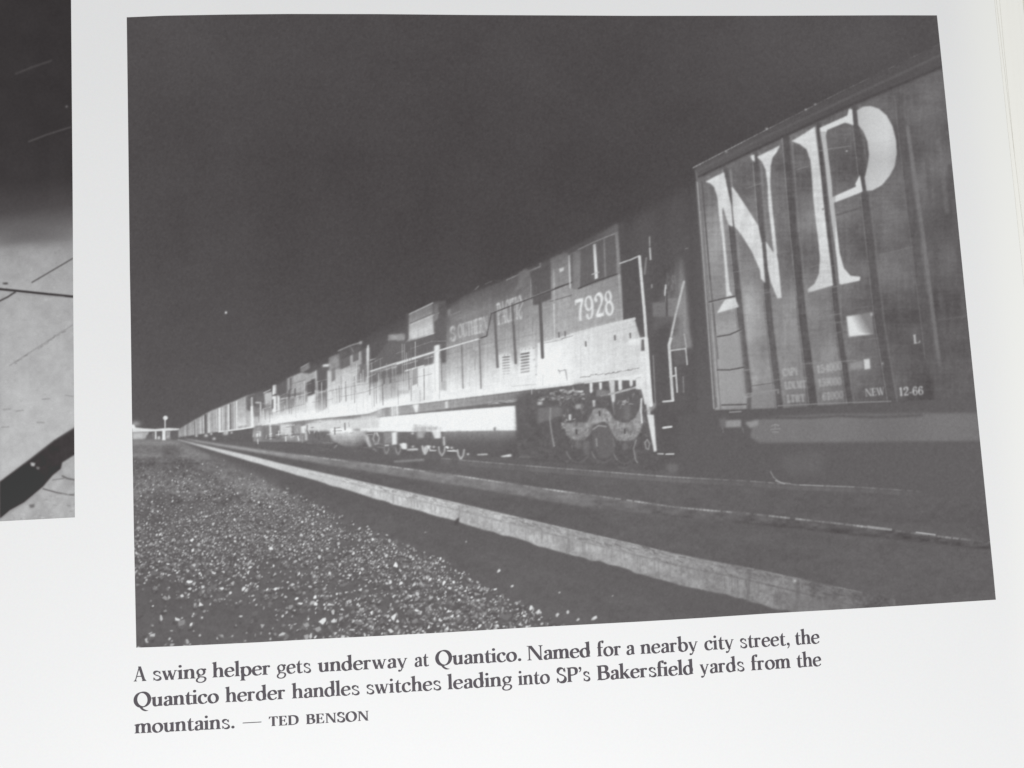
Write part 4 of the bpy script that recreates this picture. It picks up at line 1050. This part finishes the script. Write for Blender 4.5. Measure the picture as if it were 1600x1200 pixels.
def ballast(S):
    """track ballast: dark stones lit from behind the camera, larger toward the front"""
    P, L = S.poly, S.line
    H, W = S.h, S.w
    edge = along([690, 704, 735, 775, 820, 870, 930, 975, 1030], [288, 320, 390, 480, 570, 690, 800, 900, 985])   # right limit by row

    clump = np.clip(.95 + .6*value_noise(H+20, W, 34, 43, 60) + .45*value_noise(H+20, W, 14, 44, 24), .12, 1.7)

    def density(x, y):
        d = np.clip((edge(y)-x)/np.interp(y, [700, 1000], [35, 70]), 0, 1.0)
        d *= np.clip((y-712)/40, 0, 1)
        # dull lower left corner and patches
        k = np.clip(((y-862)-(x-210)*.23)/60, 0, 1)*np.clip((540-x)/150, 0, 1)
        d *= 1 - .9*k
        for cx, cy, rx, ry, v in ((420, 895, 60, 35, .7), (330, 740, 70, 25, .6), (250, 760, 50, 30, .4), (640, 960, 50, 40, .25), (480, 950, 60, 40, .6), (520, 905, 35, 20, .35)):
            d *= 1 - v*math.exp(-((x-cx)/rx)**2-((y-cy)/ry)**2)
        d *= np.interp(x-edge(y)+420, [-100, 120, 330], [.55, .8, 1.0])
        return d*clump[int(y), int(x)]
    # broad tone of the stones
    yy = np.arange(700, H, 6)
    D = np.array([[density(x, y) for x in np.arange(200, 1010, 6)] for y in yy])
    D = np.kron(D, np.ones((6, 6)))
    h, w = D.shape
    D = gauss(D, 7)[:H-700, :]
    h = D.shape[0]
    fine = value_noise(H, W, 3.2, 41)*.6 + value_noise(H, W, 6, 42)*.5
    T = np.interp(np.arange(700, 700+h), [700, 760, 850, 1000], [28, 34, 20, 4])[:, None]
    S.a[700:700+h, 200:200+w] += D*T*(.8+1.0*fine[700:700+h, 200:200+w]) - D*np.interp(np.arange(700, 700+h), [700, 850, 1000], [0, 6, 12])[:, None]
    # stones: dull body, lit facet on the lamp's side, dark gap below
    made = tries = 0
    while made < 9000 and tries < 160000:
        tries += 1
        y = 714 + 312*rng.uniform()**.9
        x = rng.uniform(205, 990)
        if rng.uniform() > density(x, y) * np.interp(y, [714, 760, 850, 930, 1000], [1.5, 1.2, .60, .37, .25]):
            continue
        made += 1
        r = np.interp(y, [712, 760, 850, 930, 1020], [.8, 1.5, 3.1, 4.9, 6.4])*rng.choice([.45, .65, .9, 1.2, 1.6], p=[.24, .30, .26, .14, .06])
        an, asp = rng.normal(.55, .6), rng.uniform(.4, .85)
        ca, sa = math.cos(an), math.sin(an)

        def shape(k, dx, dy, n):
            ph = rng.uniform(0, 6.28)
            out = []
            for i in range(n):
                t = ph + 6.283*(i+rng.uniform(-.35, .35))/n
                px, py = k*r*math.cos(t)*rng.uniform(.7, 1.25), k*r*asp*math.sin(t)*rng.uniform(.7, 1.25)
                out.append((x+dx*r+px*ca-py*sa, y+dy*r-px*sa-py*ca))
            return out
        if y > 770:
            P(shape(1.05, -.15, .55, 5), rng.uniform(88, 102), .5, .75)
        far = np.interp(y, [730, 800], [1, 0])
        P(shape(1.0, 0, 0, int(rng.integers(5, 7))), rng.uniform(96, 134) + 16*far, .45, .85)
        if rng.uniform() < .82:
            t = rng.choice([rng.uniform(140, 168), rng.uniform(168, 208), rng.uniform(208, 242)], p=[.30, .36, .34])
            P(shape(rng.uniform(.5, .9), rng.uniform(-.1, .3), rng.uniform(-.35, .1), int(rng.integers(3, 6))), t, .3, 1.0)
    for x, y, s in ((929, 965, 7), (841, 956, 6), (779, 892, 4.5), (800, 916, 4), (874, 926, 2.2), (957, 931, 2), (728, 846.5, 1.8), (871, 961, 4.5), (887, 957, 4), (903, 968, 4), (828, 986-8, 3.4), (284, 966, 3.6), (312, 993, 3.4), (265, 998, 3.6), (664, 832, 1.5), (667, 832, 1.2), (305, 938, 1.5), (363, 994, 3), (385, 989, 2), (365, 900, 3), (378, 862, 1.6), (393, 881, 2)):
        e = rng.uniform(.45, .85)
        pts = [(x+s*(.7*math.cos(t)+.4*e*math.sin(t))*rng.uniform(.5, 1.25), y+s*(.8*e*math.sin(t)-.5*math.cos(t))*rng.uniform(.5, 1.25)) for t in np.arange(0, 6.2, 1.05)]
        P([(a, b+1.5) for a, b in pts], 92, .8, .6)
        P(pts, rng.uniform(165, 205), .5)
        P([(x+(a-x)*.6+.6, y+(b-y)*.6-.5) for a, b in pts], rng.uniform(205, 235), .6)


def pavement_picture():
    """narrow strip of the neighbouring picture: night above a lit slab edge"""
    S = Sheet(130, 830, 62)
    P, L = S.poly, S.line
    H, W = S.h, S.w
    Y, X = np.mgrid[0:H, 0:W].astype(float)
    S.a[:] = np.interp(Y + (X-60)*.12, [0, 200, 280, 325, 355, 378, 400], [53, 56, 62, 80, 108, 140, 164])
    S.a += 2*value_noise(H, W, 22, 51)
    a4 = at(0, 0, 4)
    L(a4(100, 460, 200, 420, 320, 380), 3.0, 80, 1.6, .7)
    L(a4(180, 885, 290, 842, 440, 795), 2.6, 88, 1.4, .75)
    S.glow(104, 166.5, 1.2, 1.2, 60)
    d = at(0, 300, 4)
    slab = d(0, 345, 130, 330, 460, 310, 470, 900, 470, 1150, 0, 1850)
    bl = value_noise(H, W, 18, 52)*5 + value_noise(H, W, 6, 53)*3.5
    P([(0, 386), (35, 381), (120, 377), (120, 664), (60, 706), (0, 754)], lambda x, y: np.interp(y, [378, 420, 520, 620, 750], [152, 167, 176, 186, 191]) + 1.1*bl[y.astype(int), x.astype(int)], 2.5)
    P(d(0, 310, 90, 240, 200, 220, 450, 260, 450, 310, 60, 330, 0, 340), 92, 8, .55)
    L(d(0, 607, 100, 617, 260, 634, 455, 654), 3.6, 62, .6)
    L(d(60, 630, 260, 650, 400, 655), 2, 150, 1.2, .6)
    L(d(0, 680, 50, 655, 95, 625), 2.6, 84, .6)
    L(d(200, 565, 455, 415), 2.0, 96, .7)
    P(d(15, 567, 48, 566, 50, 577, 20, 577), 74, .7)
    L(d(60, 1085, 455, 830), 1.4, 142, .9, .8)
    for i in range(22):
        t = rng.uniform(0, 1)
        x, y = 20+t*90, 569-t*59+rng.uniform(-1.5, 2.5)
        L([(x, y), (x+rng.uniform(1, 5), y-rng.uniform(0, 2))], rng.uniform(.8, 2), rng.uniform(110, 160), .7, .7)
    e = at(0, 600, 4)
    for x, y in ((285, 95), (430, 70), (40, 160), (30, 270), (250, 240), (120, 170)):
        L(e(x-20, y, x+25, y+rng.uniform(-8, 8)), 1.8, 150, .9, .8)
    for i in range(160):
        x, y = rng.uniform(0, 118), rng.uniform(390, 700)
        S.glow(x, y, rng.uniform(.6, 1.6), rng.uniform(.5, 1), rng.uniform(-18, 16))
    # curb: shaded face
    P(e(0, 840, 60, 790, 150, 740, 270, 640, 330, 570, 380, 530, 390, 490, 470, 440, 470, 270, 340, 350, 200, 460, 0, 610), lambda x, y: 62 + np.interp(x, [0, 117], [-4, 10]) + bl[np.clip(y.astype(int), 0, H-1), np.clip(x.astype(int), 0, W-1)]*.8, .8)
    L(e(470, 275, 340, 355, 200, 465, 0, 612), 2.0, 96, 1, .7)
    P(e(190, 490, 220, 495, 215, 515, 195, 512), 190, .8)
    P(e(225, 515, 248, 520, 245, 535, 230, 532), 130, .8)
    # ground below the curb
    P(e(0, 850, 80, 800, 160, 745, 272, 645, 330, 575, 385, 535, 392, 495, 470, 445, 480, 900, 0, 900), lambda x, y: 176 + bl[np.clip(y.astype(int), 0, H-1), np.clip(x.astype(int), 0, W-1)]*2, .8)
    L(e(270, 655, 360, 680, 460, 695), 2.0, 96, .8, .8)
    L(e(390, 575, 420, 590, 470, 600), 2.6, 100, .8, .8)
    P(e(180, 755, 215, 750, 215, 772, 190, 775), 118, .9)
    L(e(330, 600, 400, 590), 1.5, 130, .9)
    for i in range(90):
        x, y = rng.uniform(0, 118), rng.uniform(715, 812)
        if y > 812 - x*.55:
            L([(x, y), (x+rng.uniform(1, 6), y+rng.uniform(-1, 1.5))], rng.uniform(.6, 1.6), rng.choice([120, 140, 206, 215]), .7, .6)
    out = gauss(S.a, .7)
    return out + 1.5*value_noise(H, W, 3, 55) + 1.4*gauss(rng.normal(0, 1, out.shape), .8)


# ---------------------------------------------------------------- materials
def new_material(name, rough=.5, spec=.4):
    m = bpy.data.materials.new(name)
    m.use_nodes = True
    nt = m.node_tree
    b = nt.nodes['Principled BSDF']
    b.inputs['Roughness'].default_value = rough
    b.inputs['Specular IOR Level'].default_value = spec
    return m, nt, b


def noise_node(nt, scale, detail=3.0, rough=.55):
    tc = nt.nodes.get('tc') or nt.nodes.new('ShaderNodeTexCoord')
    tc.name = 'tc'
    n = nt.nodes.new('ShaderNodeTexNoise')
    n.inputs['Scale'].default_value = scale
    n.inputs['Detail'].default_value = detail
    n.inputs['Roughness'].default_value = rough
    nt.links.new(tc.outputs['Object'], n.inputs['Vector'])
    return n


def ramp(nt, src, stops):
    r = nt.nodes.new('ShaderNodeValToRGB')
    e = r.color_ramp.elements
    e[0].position, e[0].color = stops[0][0], (*stops[0][1], 1)
    e[1].position, e[1].color = stops[-1][0], (*stops[-1][1], 1)
    for p, c in stops[1:-1]:
        k = e.new(p)
        k.color = (*c, 1)
    nt.links.new(src, r.inputs['Fac'])
    return r


def mix(nt, kind, fac, a, b):
    m = nt.nodes.new('ShaderNodeMix')
    m.data_type, m.blend_type = 'RGBA', kind
    for sock, v in ((m.inputs[0], fac), (m.inputs[6], a), (m.inputs[7], b)):
        if isinstance(v, bpy.types.NodeSocket):
            nt.links.new(v, sock)
        elif isinstance(v, (int, float)):
            sock.default_value = v
        else:
            sock.default_value = (*v, 1)
    return m.outputs[2]


def bump(nt, b, src, strength, dist):
    k = nt.nodes.new('ShaderNodeBump')
    k.inputs['Strength'].default_value = strength
    k.inputs['Distance'].default_value = dist
    nt.links.new(src, k.inputs['Height'])
    nt.links.new(k.outputs['Normal'], b.inputs['Normal'])


GLOSS = dict(rough=.46, spec=.45)


def paper_material(name, base, aged_lit):
    """coated book paper, yellowed along the fore edge and painted brighter there against weaker light"""
    m, nt, b = new_material(name, **GLOSS)
    n = noise_node(nt, 55, 4)
    c = ramp(nt, n.outputs['Fac'], [(.25, tuple(v*.988 for v in base)), (.75, base)]).outputs['Color']
    f = noise_node(nt, 2600, 2)
    c = mix(nt, 'MULTIPLY', .07, c, f.outputs['Color'])
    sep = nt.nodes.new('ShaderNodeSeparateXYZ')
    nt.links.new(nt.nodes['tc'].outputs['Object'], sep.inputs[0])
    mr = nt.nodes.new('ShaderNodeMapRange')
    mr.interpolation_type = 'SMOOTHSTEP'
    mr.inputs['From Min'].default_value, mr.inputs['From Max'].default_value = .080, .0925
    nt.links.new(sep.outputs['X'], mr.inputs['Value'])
    c = mix(nt, 'MIX', mr.outputs['Result'], c, aged_lit)  # yellowing, with extra brightness painted in where the light is weaker
    nt.links.new(c, b.inputs['Base Color'])
    bump(nt, b, f.outputs['Fac'], .04, .00005)
    return m


def plain_material(name, base, rough, spec, scale, vary):
    m, nt, b = new_material(name, rough, spec)
    n = noise_node(nt, scale, 4)
    c = ramp(nt, n.outputs['Fac'], [(.3, tuple(v*(1-vary) for v in base)), (.7, tuple(v*(1+vary) for v in base))])
    nt.links.new(c.outputs['Color'], b.inputs['Base Color'])
    bump(nt, b, n.outputs['Fac'], .1, .0002)
    return m


def halftone_material():
    """printing ink on coated paper: the tone of each point comes with the mesh"""
    m, nt, b = new_material('halftone_ink', **GLOSS)
    at_ = nt.nodes.new('ShaderNodeAttribute')
    at_.attribute_name = 'ink'
    f = noise_node(nt, 3800, 1)
    v = ramp(nt, f.outputs['Fac'], [(.3, (.965, .965, .965)), (.7, (1.03, 1.03, 1.03))])
    c = mix(nt, 'MULTIPLY', 1.0, at_.outputs['Color'], v.outputs['Color'])
    nt.links.new(c, b.inputs['Base Color'])
    return m


PAPER = (.797, .796, .799)
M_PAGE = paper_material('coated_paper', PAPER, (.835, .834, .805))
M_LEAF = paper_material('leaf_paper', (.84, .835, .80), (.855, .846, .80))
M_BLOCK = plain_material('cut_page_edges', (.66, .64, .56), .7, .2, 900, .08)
M_COVER = plain_material('cover_cloth', (.05, .06, .09), .75, .2, 600, .25)
M_TABLE = plain_material('table_top', (.34, .30, .26), .6, .3, 30, .12)
M_INK = halftone_material()
M_TEXT = plain_material('text_ink', (.068, .058, .070), .5, .3, 4000, .12)


# ---------------------------------------------------------------- mesh helpers
def link(o, parent=None):
    scene.collection.objects.link(o)
    if parent is not None:
        o.parent = parent
    return o


def mesh_object(name, verts, faces, mat, parent=None):
    me = bpy.data.meshes.new(name)
    me.from_pydata([tuple(v) for v in verts], [], faces)
    me.materials.append(mat)
    me.update()
    return link(bpy.data.objects.new(name, me), parent)


def slab(name, outline, z0, z1, mat, parent=None, flare=0.0, shade_rim=None):
    """a sheet with the given outline (counter-clockwise) and thickness"""
    n = len(outline)
    v = [(x, y, z1) for x, y in outline] + [(x + (flare if x > 0 else 0), y, z0) for x, y in outline]  # underside splayed so the cut edge shows from above as a shade line
    f = [tuple(range(n)), tuple(range(2*n-1, n-1, -1))]
    f += [(i, i+n, (i+1) % n + n, (i+1) % n) for i in range(n)]
    o = mesh_object(name, v, f, mat, parent)
    if shade_rim is not None:
        o.data.materials.append(shade_rim)
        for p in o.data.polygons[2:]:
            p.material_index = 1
    return o


def ink_colour(g, px, py):
    """grey value read off the picture (0-255) -> reflectance of the ink"""
    s = np.clip(g, 0, 255)/255.0
    k = np.clip((s-.3)/.6, 0, 1)
    s = s - .016*(1-k)
    rgb = np.stack([s + .011*(1-k) - .004*k, s - .004*(1-k) + .001*k, s - .001*(1-k) + .004*k], -1)
    lin = np.where(rgb <= .04045, rgb/12.92, ((np.maximum(rgb, 0)+.055)/1.055)**2.4)
    haze = HAZE(px, py)[..., None]
    lit = LIGHT(px, py)[..., None]
    return np.clip((lin - haze)/lit, .012, .83)


# share of the lamp in the tones read off the page: its soft shine and its strength.
# Both are taken out again so that only the ink's own reflectance is left.
def HAZE(px, py):
    x, y = (px-800)/800, (py-600)/600
    return .0341 - .0067*x + .0284*y - .0093*x*y - .0109*x*x + .0163*y*y


def LIGHT(px, py):
    x, y = (px-800)/800, (py-600)/600
    return 1.0334 - .0041*x + .0919*y + .0053*x*y - .0259*x*x - .0100*y*y


def edge_curve(pts, along_x):
    P = np.array(pts)
    k = P[:, 0] if along_x else P[:, 1]
    L = np.concatenate([[0], np.cumsum(np.hypot(*np.diff(P, axis=0).T))])
    return lambda t: np.stack([np.interp(np.asarray(t)*L[-1], L, P[:, 0]), np.interp(np.asarray(t)*L[-1], L, P[:, 1])], -1)


def inside(poly, x, y):
    r = np.zeros(x.shape, bool)
    P = np.array(poly, float)
    for (ax, ay), (bx, by) in zip(P, np.roll(P, -1, 0)):
        if ay != by:
            r ^= ((ay > y) != (by > y)) & (x < (bx-ax)*(y-ay)/(by-ay)+ax)
    return r


def printed_picture(sheet, top, bottom, left, right, nu, nv, z, regions, name, parent):
    """flat print with the measured outline; regions become meshes of their own"""
    T, B, Lc, R = (edge_curve(p, h) for p, h in ((top, 1), (bottom, 1), (left, 0), (right, 0)))
    u, v = np.linspace(0, 1, nu), np.linspace(0, 1, nv)
    U, V = u[None, :, None], v[:, None, None]
    t, b, l, r = T(u)[None], B(u)[None], Lc(v)[:, None], R(v)[:, None]
    c00, c10, c01, c11 = t[0, 0], t[0, -1], b[0, 0], b[0, -1]
    P = (1-V)*t + V*b + (1-U)*l + U*r - ((1-U)*(1-V)*c00 + U*(1-V)*c10 + (1-U)*V*c01 + U*V*c11)
    px, py = P[..., 0], P[..., 1]
    h, w = sheet.shape
    xi, yi = np.clip(px, 0, w-1.001), np.clip(py, 0, h-1.001)
    x0, y0 = xi.astype(int), yi.astype(int)
    fx, fy = xi-x0, yi-y0
    g = sheet[y0, x0]*(1-fx)*(1-fy) + sheet[y0, x0+1]*fx*(1-fy) + sheet[y0+1, x0]*(1-fx)*fy + sheet[y0+1, x0+1]*fx*fy
    col = np.concatenate([ink_colour(g, px, py), np.ones(g.shape+(1,))], -1).reshape(-1, 4)
    xy = on_page(px, py, z).reshape(-1, 2)
    co = np.concatenate([xy, np.full((len(xy), 1), z)], 1)
    ii = np.arange(nu*nv).reshape(nv, nu)
    quad = np.stack([ii[1:, :-1], ii[1:, 1:], ii[:-1, 1:], ii[:-1, :-1]], -1).reshape(-1, 4)
    cx = (px[1:, :-1]+px[:-1, 1:]).ravel()/2
    cy = (py[1:, :-1]+py[:-1, 1:]).ravel()/2
    owner = np.zeros(len(quad), int)
    for k, (_, polys, _) in enumerate(regions, 1):
        for q in polys:
            owner[inside(q, cx, cy)] = k
    root = None
    for k, nm in enumerate([name] + [r_[0] for r_ in regions]):
        q = quad[owner == k]
        if not len(q):
            continue
        used, inv = np.unique(q, return_inverse=True)
        me = bpy.data.meshes.new(nm)
        me.vertices.add(len(used))
        me.vertices.foreach_set('co', co[used].astype(np.float32).ravel())
        me.loops.add(q.size)
        me.loops.foreach_set('vertex_index', inv.ravel().astype(np.int32))
        me.polygons.add(len(q))
        me.polygons.foreach_set('loop_start', np.arange(0, q.size, 4, dtype=np.int32))
        a = me.attributes.new('ink', 'FLOAT_COLOR', 'POINT')
        a.data.foreach_set('color', col[used].astype(np.float32).ravel())
        me.materials.append(M_INK)
        me.update(calc_edges=True)
        me.validate()
        o = link(bpy.data.objects.new(nm, me), parent if root is None else root)
        if root is None:
            root = o
        elif regions[k-1][2]:
            o['label'] = regions[k-1][2]
    return root


# ---------------------------------------------------------------- table and book
table = slab('table', [(-.75, -.6), (.75, -.6), (.75, .6), (-.75, .6)], -.03, 0, M_TABLE)
table['kind'] = 'structure'

book = link(bpy.data.objects.new('open_book', None))
book['label'] = 'open book showing a night train photograph with a caption printed on white paper'
book['category'] = 'book'

X0, Y0, Y1 = -.185, -.112, .086


def right_edge(pts):
    q = on_page([p[0] for p in pts], [p[1] for p in pts])
    k = np.polyfit(q[:, 1], q[:, 0], 1)
    return lambda y: k[0]*y + k[1]


def leaf_outline(edge, dx=0.0, wave=0.0, seed=0, y0=Y0, y1=Y1, x0=X0):
    ys = np.linspace(y0, y1, 25)
    g = np.random.default_rng(seed)
    w = np.interp(ys, np.linspace(y0, y1, 7), g.uniform(-wave, wave, 7))
    return [(x0, y0)] + [(edge(y)+dx+d, y) for y, d in zip(ys, w)] + [(x0, y1)]


edge1 = right_edge([(1553.5, 0), (1577.3, 227), (1595, 400)])
edge2 = right_edge([(1557.7, 0), (1585, 230)])
edge3 = right_edge([(1564, 0), (1589, 263), (1600, 370)])
slab('page', leaf_outline(edge1), PAGE_Z-.00010, PAGE_Z, M_PAGE, book, .00009, M_BLOCK)  # splayed darker cut edge stands in for the shadow under the page
z = PAGE_Z - .00010
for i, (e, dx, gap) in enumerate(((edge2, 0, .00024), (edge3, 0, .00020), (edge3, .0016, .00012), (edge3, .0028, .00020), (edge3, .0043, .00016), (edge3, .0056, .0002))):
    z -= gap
    slab('leaf', leaf_outline(e, dx, .00012 if i else .00006, 3+i), z-.00010, z, M_LEAF, book, .00011 if i < 2 else .00004, M_BLOCK)  # shadow line between leaves built into each splayed cut edge
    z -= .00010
slab('page_block', leaf_outline(edge3, .0064, .0002, 30), .0032, z-.00005, M_BLOCK, book)
slab('cover', [(X0-.002, Y0-.004), (edge3(Y0)+.0105, Y0-.004), (edge3(Y1)+.0105, Y1+.004), (X0-.002, Y1+.004)], .0002, .0031, M_COVER, book)

# ---------------------------------------------------------------- the printed night photograph
INK_Z = PAGE_Z + .000012
xs = np.arange(279, 402, 4.0)
freight = [(x, ROOF(x)-1) for x in xs] + [(398, 690)] + [(x, np.interp(x, [279, 320, 398], [685, 688, 692])) for x in xs[::-1]]
xs = np.arange(398, 690, 6.0)
helpers = [(x, ROOF(x)-3) for x in xs] + [(690, 700), (730, 718), (640, 712), (520, 700), (398, 690)]
lead = [(690, 484), (725, 460), (791, 435), (828, 418), (890, 385), (965, 348), (972, 405), (998, 397), (1012, 365), (1022, 400), (1045, 425), (1068, 400), (1084, 548), (1064, 640), (1056, 720), (1025, 745), (900, 725), (730, 718), (690, 700)]
car = [(1082, 261), (1200, 200), (1309, 145), (1475, 64), (1570, 690), (1290, 695), (1286, 745), (1215, 752), (1186, 694), (1120, 678), (1112, 640)]
xs = np.arange(277, 1400, 8.0)
rail_near = [(x, RAIL_T(x)) for x in xs] + [(x, RAIL_B(x)) for x in xs[::-1]]
xs = np.arange(300, 1570, 8.0)
rail_far = [(x, WEB_T(x)) for x in xs] + [(x, WEB_B(x)) for x in xs[::-1]]
xs = np.arange(278, 1280, 10.0)
stones = [(195, 688), (276, 688)] + [(x, RAIL_B(x)+1) for x in xs] + [(1280, 1030), (195, 1030)]
overpass = [(195, 663), (279, 667), (279, 688), (195, 688)]
tower = [(254, 648), (263, 648), (263, 657), (260, 668), (257, 668), (254, 657)]
night = night_picture()
photo = printed_picture(
    night,
    [(198, 27), (257, 24.5), (355, 22.7), (450, 21.8), (590, 22), (740, 23.4), (990, 24.7), (1190, 24.6), (1390, 23.9), (1464, 24)],
    [(213, 1012), (270, 1010), (400, 1003.8), (500, 998.2), (600, 993.3), (700, 988), (800, 982), (900, 976.6), (1000, 971.3), (1100, 965.3), (1200, 958.6), (1300, 953), (1400, 947), (1556, 937)],
    [(198, 27), (199.6, 150), (201.4, 300), (202.8, 420), (204.2, 500), (206.4, 665), (209, 820), (213, 1012)],
    [(1464, 24), (1478, 160), (1492, 300), (1507, 450), (1522.3, 600), (1537.5, 750), (1552.6, 900), (1556, 937)],
    1041, 791, INK_Z,
    [('overpass', [overpass], None), ('water_tower', [tower], None), ('gravel', [stones], None),
     ('rail', [rail_far], 'dim narrow rail nearer the train'), ('rail', [rail_near], 'broad bright rail beside the gravel'),
     ('freight_cars', [freight], None), ('trailing_locomotives', [helpers], None), ('locomotive', [lead], None), ('boxcar', [car], None)],
    'printed_photograph', book)
photo['label'] = 'large black and white night photograph of a freight train'

# the slice of the neighbouring picture
near = printed_picture(
    pavement_picture()[:, :],
    [(-60, -18), (111, -18)], [(-60, 818), (0, 814.6), (117, 808.4)], [(-60, -18), (-60, 818)], [(111, -18), (111, 0), (112, 120), (113.5, 300), (114.5, 480), (116, 660), (117, 808.4)],
    141, 671, INK_Z, [], 'printed_photograph', book)
near['label'] = 'picture of a pavement kerb cut off by the frame'

# ---------------------------------------------------------------- caption
LINES = (
    (lambda x: 1064.4 - .0557*(x-219) + 1.4*(1-((x-745)/530)**2),
     (('A', 209, 228.6), ('swing', 239.4, 322.6), ('helper', 331.6, 422.3), ('gets', 432.4, 486.2), ('underway', 496.6, 636.8), ('at', 648, 670.5), ('Quantico.', 680.6, 814.5), ('Named', 824, 922.5), ('for', 933.3, 970.6), ('a', 979, 992), ('nearby', 1000.7, 1090.8), ('city', 1101, 1147), ('street,', 1157, 1234), ('the', 1243, 1281))),
    (lambda x: 1105.2 - .0603*(x-210) + 1.6*(1-((x-745)/530)**2),
     (('Quantico', 209, 342), ('herder', 352, 445.7), ('handles', 456, 562), ('switches', 573, 689.6), ('leading', 699.3, 800.3), ('into', 809.6, 859.5), ('SP\u2019s', 870, 922.5), ('Bakersfield', 933.3, 1083.4), ('yards', 1094, 1163.5), ('from', 1174, 1235.7), ('the', 1245.6, 1283.7))),
    (lambda x: 1146.0 - .0563*(x-212) + .6*(1-((x-400)/190)**2),
     (('mountains.', 210, 366.5), ('\u2014', 379.3, 408.6), ('TED', 420.5, 466.6), ('BENSON', 478.6, 576))))
caption = link(bpy.data.objects.new('caption', None), book)
caption.location = (0, 0, 0)


def text_line(base, words):
    verts, faces = [], []
    for wi, (word, x0, x1) in enumerate(words):
        small = word in ('TED', 'BENSON')
        cap = (15.0 if small else 22.6)
        for gl in place_text(word, x0, x1, base(x0), base(x1), cap, .0142+.0657*(x0-210)/1300, track=30 if small else 2, bold=32 if small else 14 if word[0].isupper() else 6):
            for k, q in enumerate(gl):
                zz = INK_Z + .0000015*(k+1)
                xy = on_page([p[0] for p in q], [p[1] for p in q], zz)
                i0 = len(verts)
                verts += [(x, y, zz) for x, y in xy]
                for tri in tessellate_polygon([[Vector((x, y, 0)) for x, y in xy]]):
                    a, b, c = (i0+t for t in tri)
                    va, vb, vc = (verts[t] for t in (a, b, c))
                    up = (vb[0]-va[0])*(vc[1]-va[1]) - (vb[1]-va[1])*(vc[0]-va[0])
                    if abs(up) > 1e-14:
                        faces.append((a, b, c) if up > 0 else (a, c, b))
    return mesh_object('text_line', verts, faces, M_TEXT, caption)


for base, words in LINES:
    text_line(base, words)
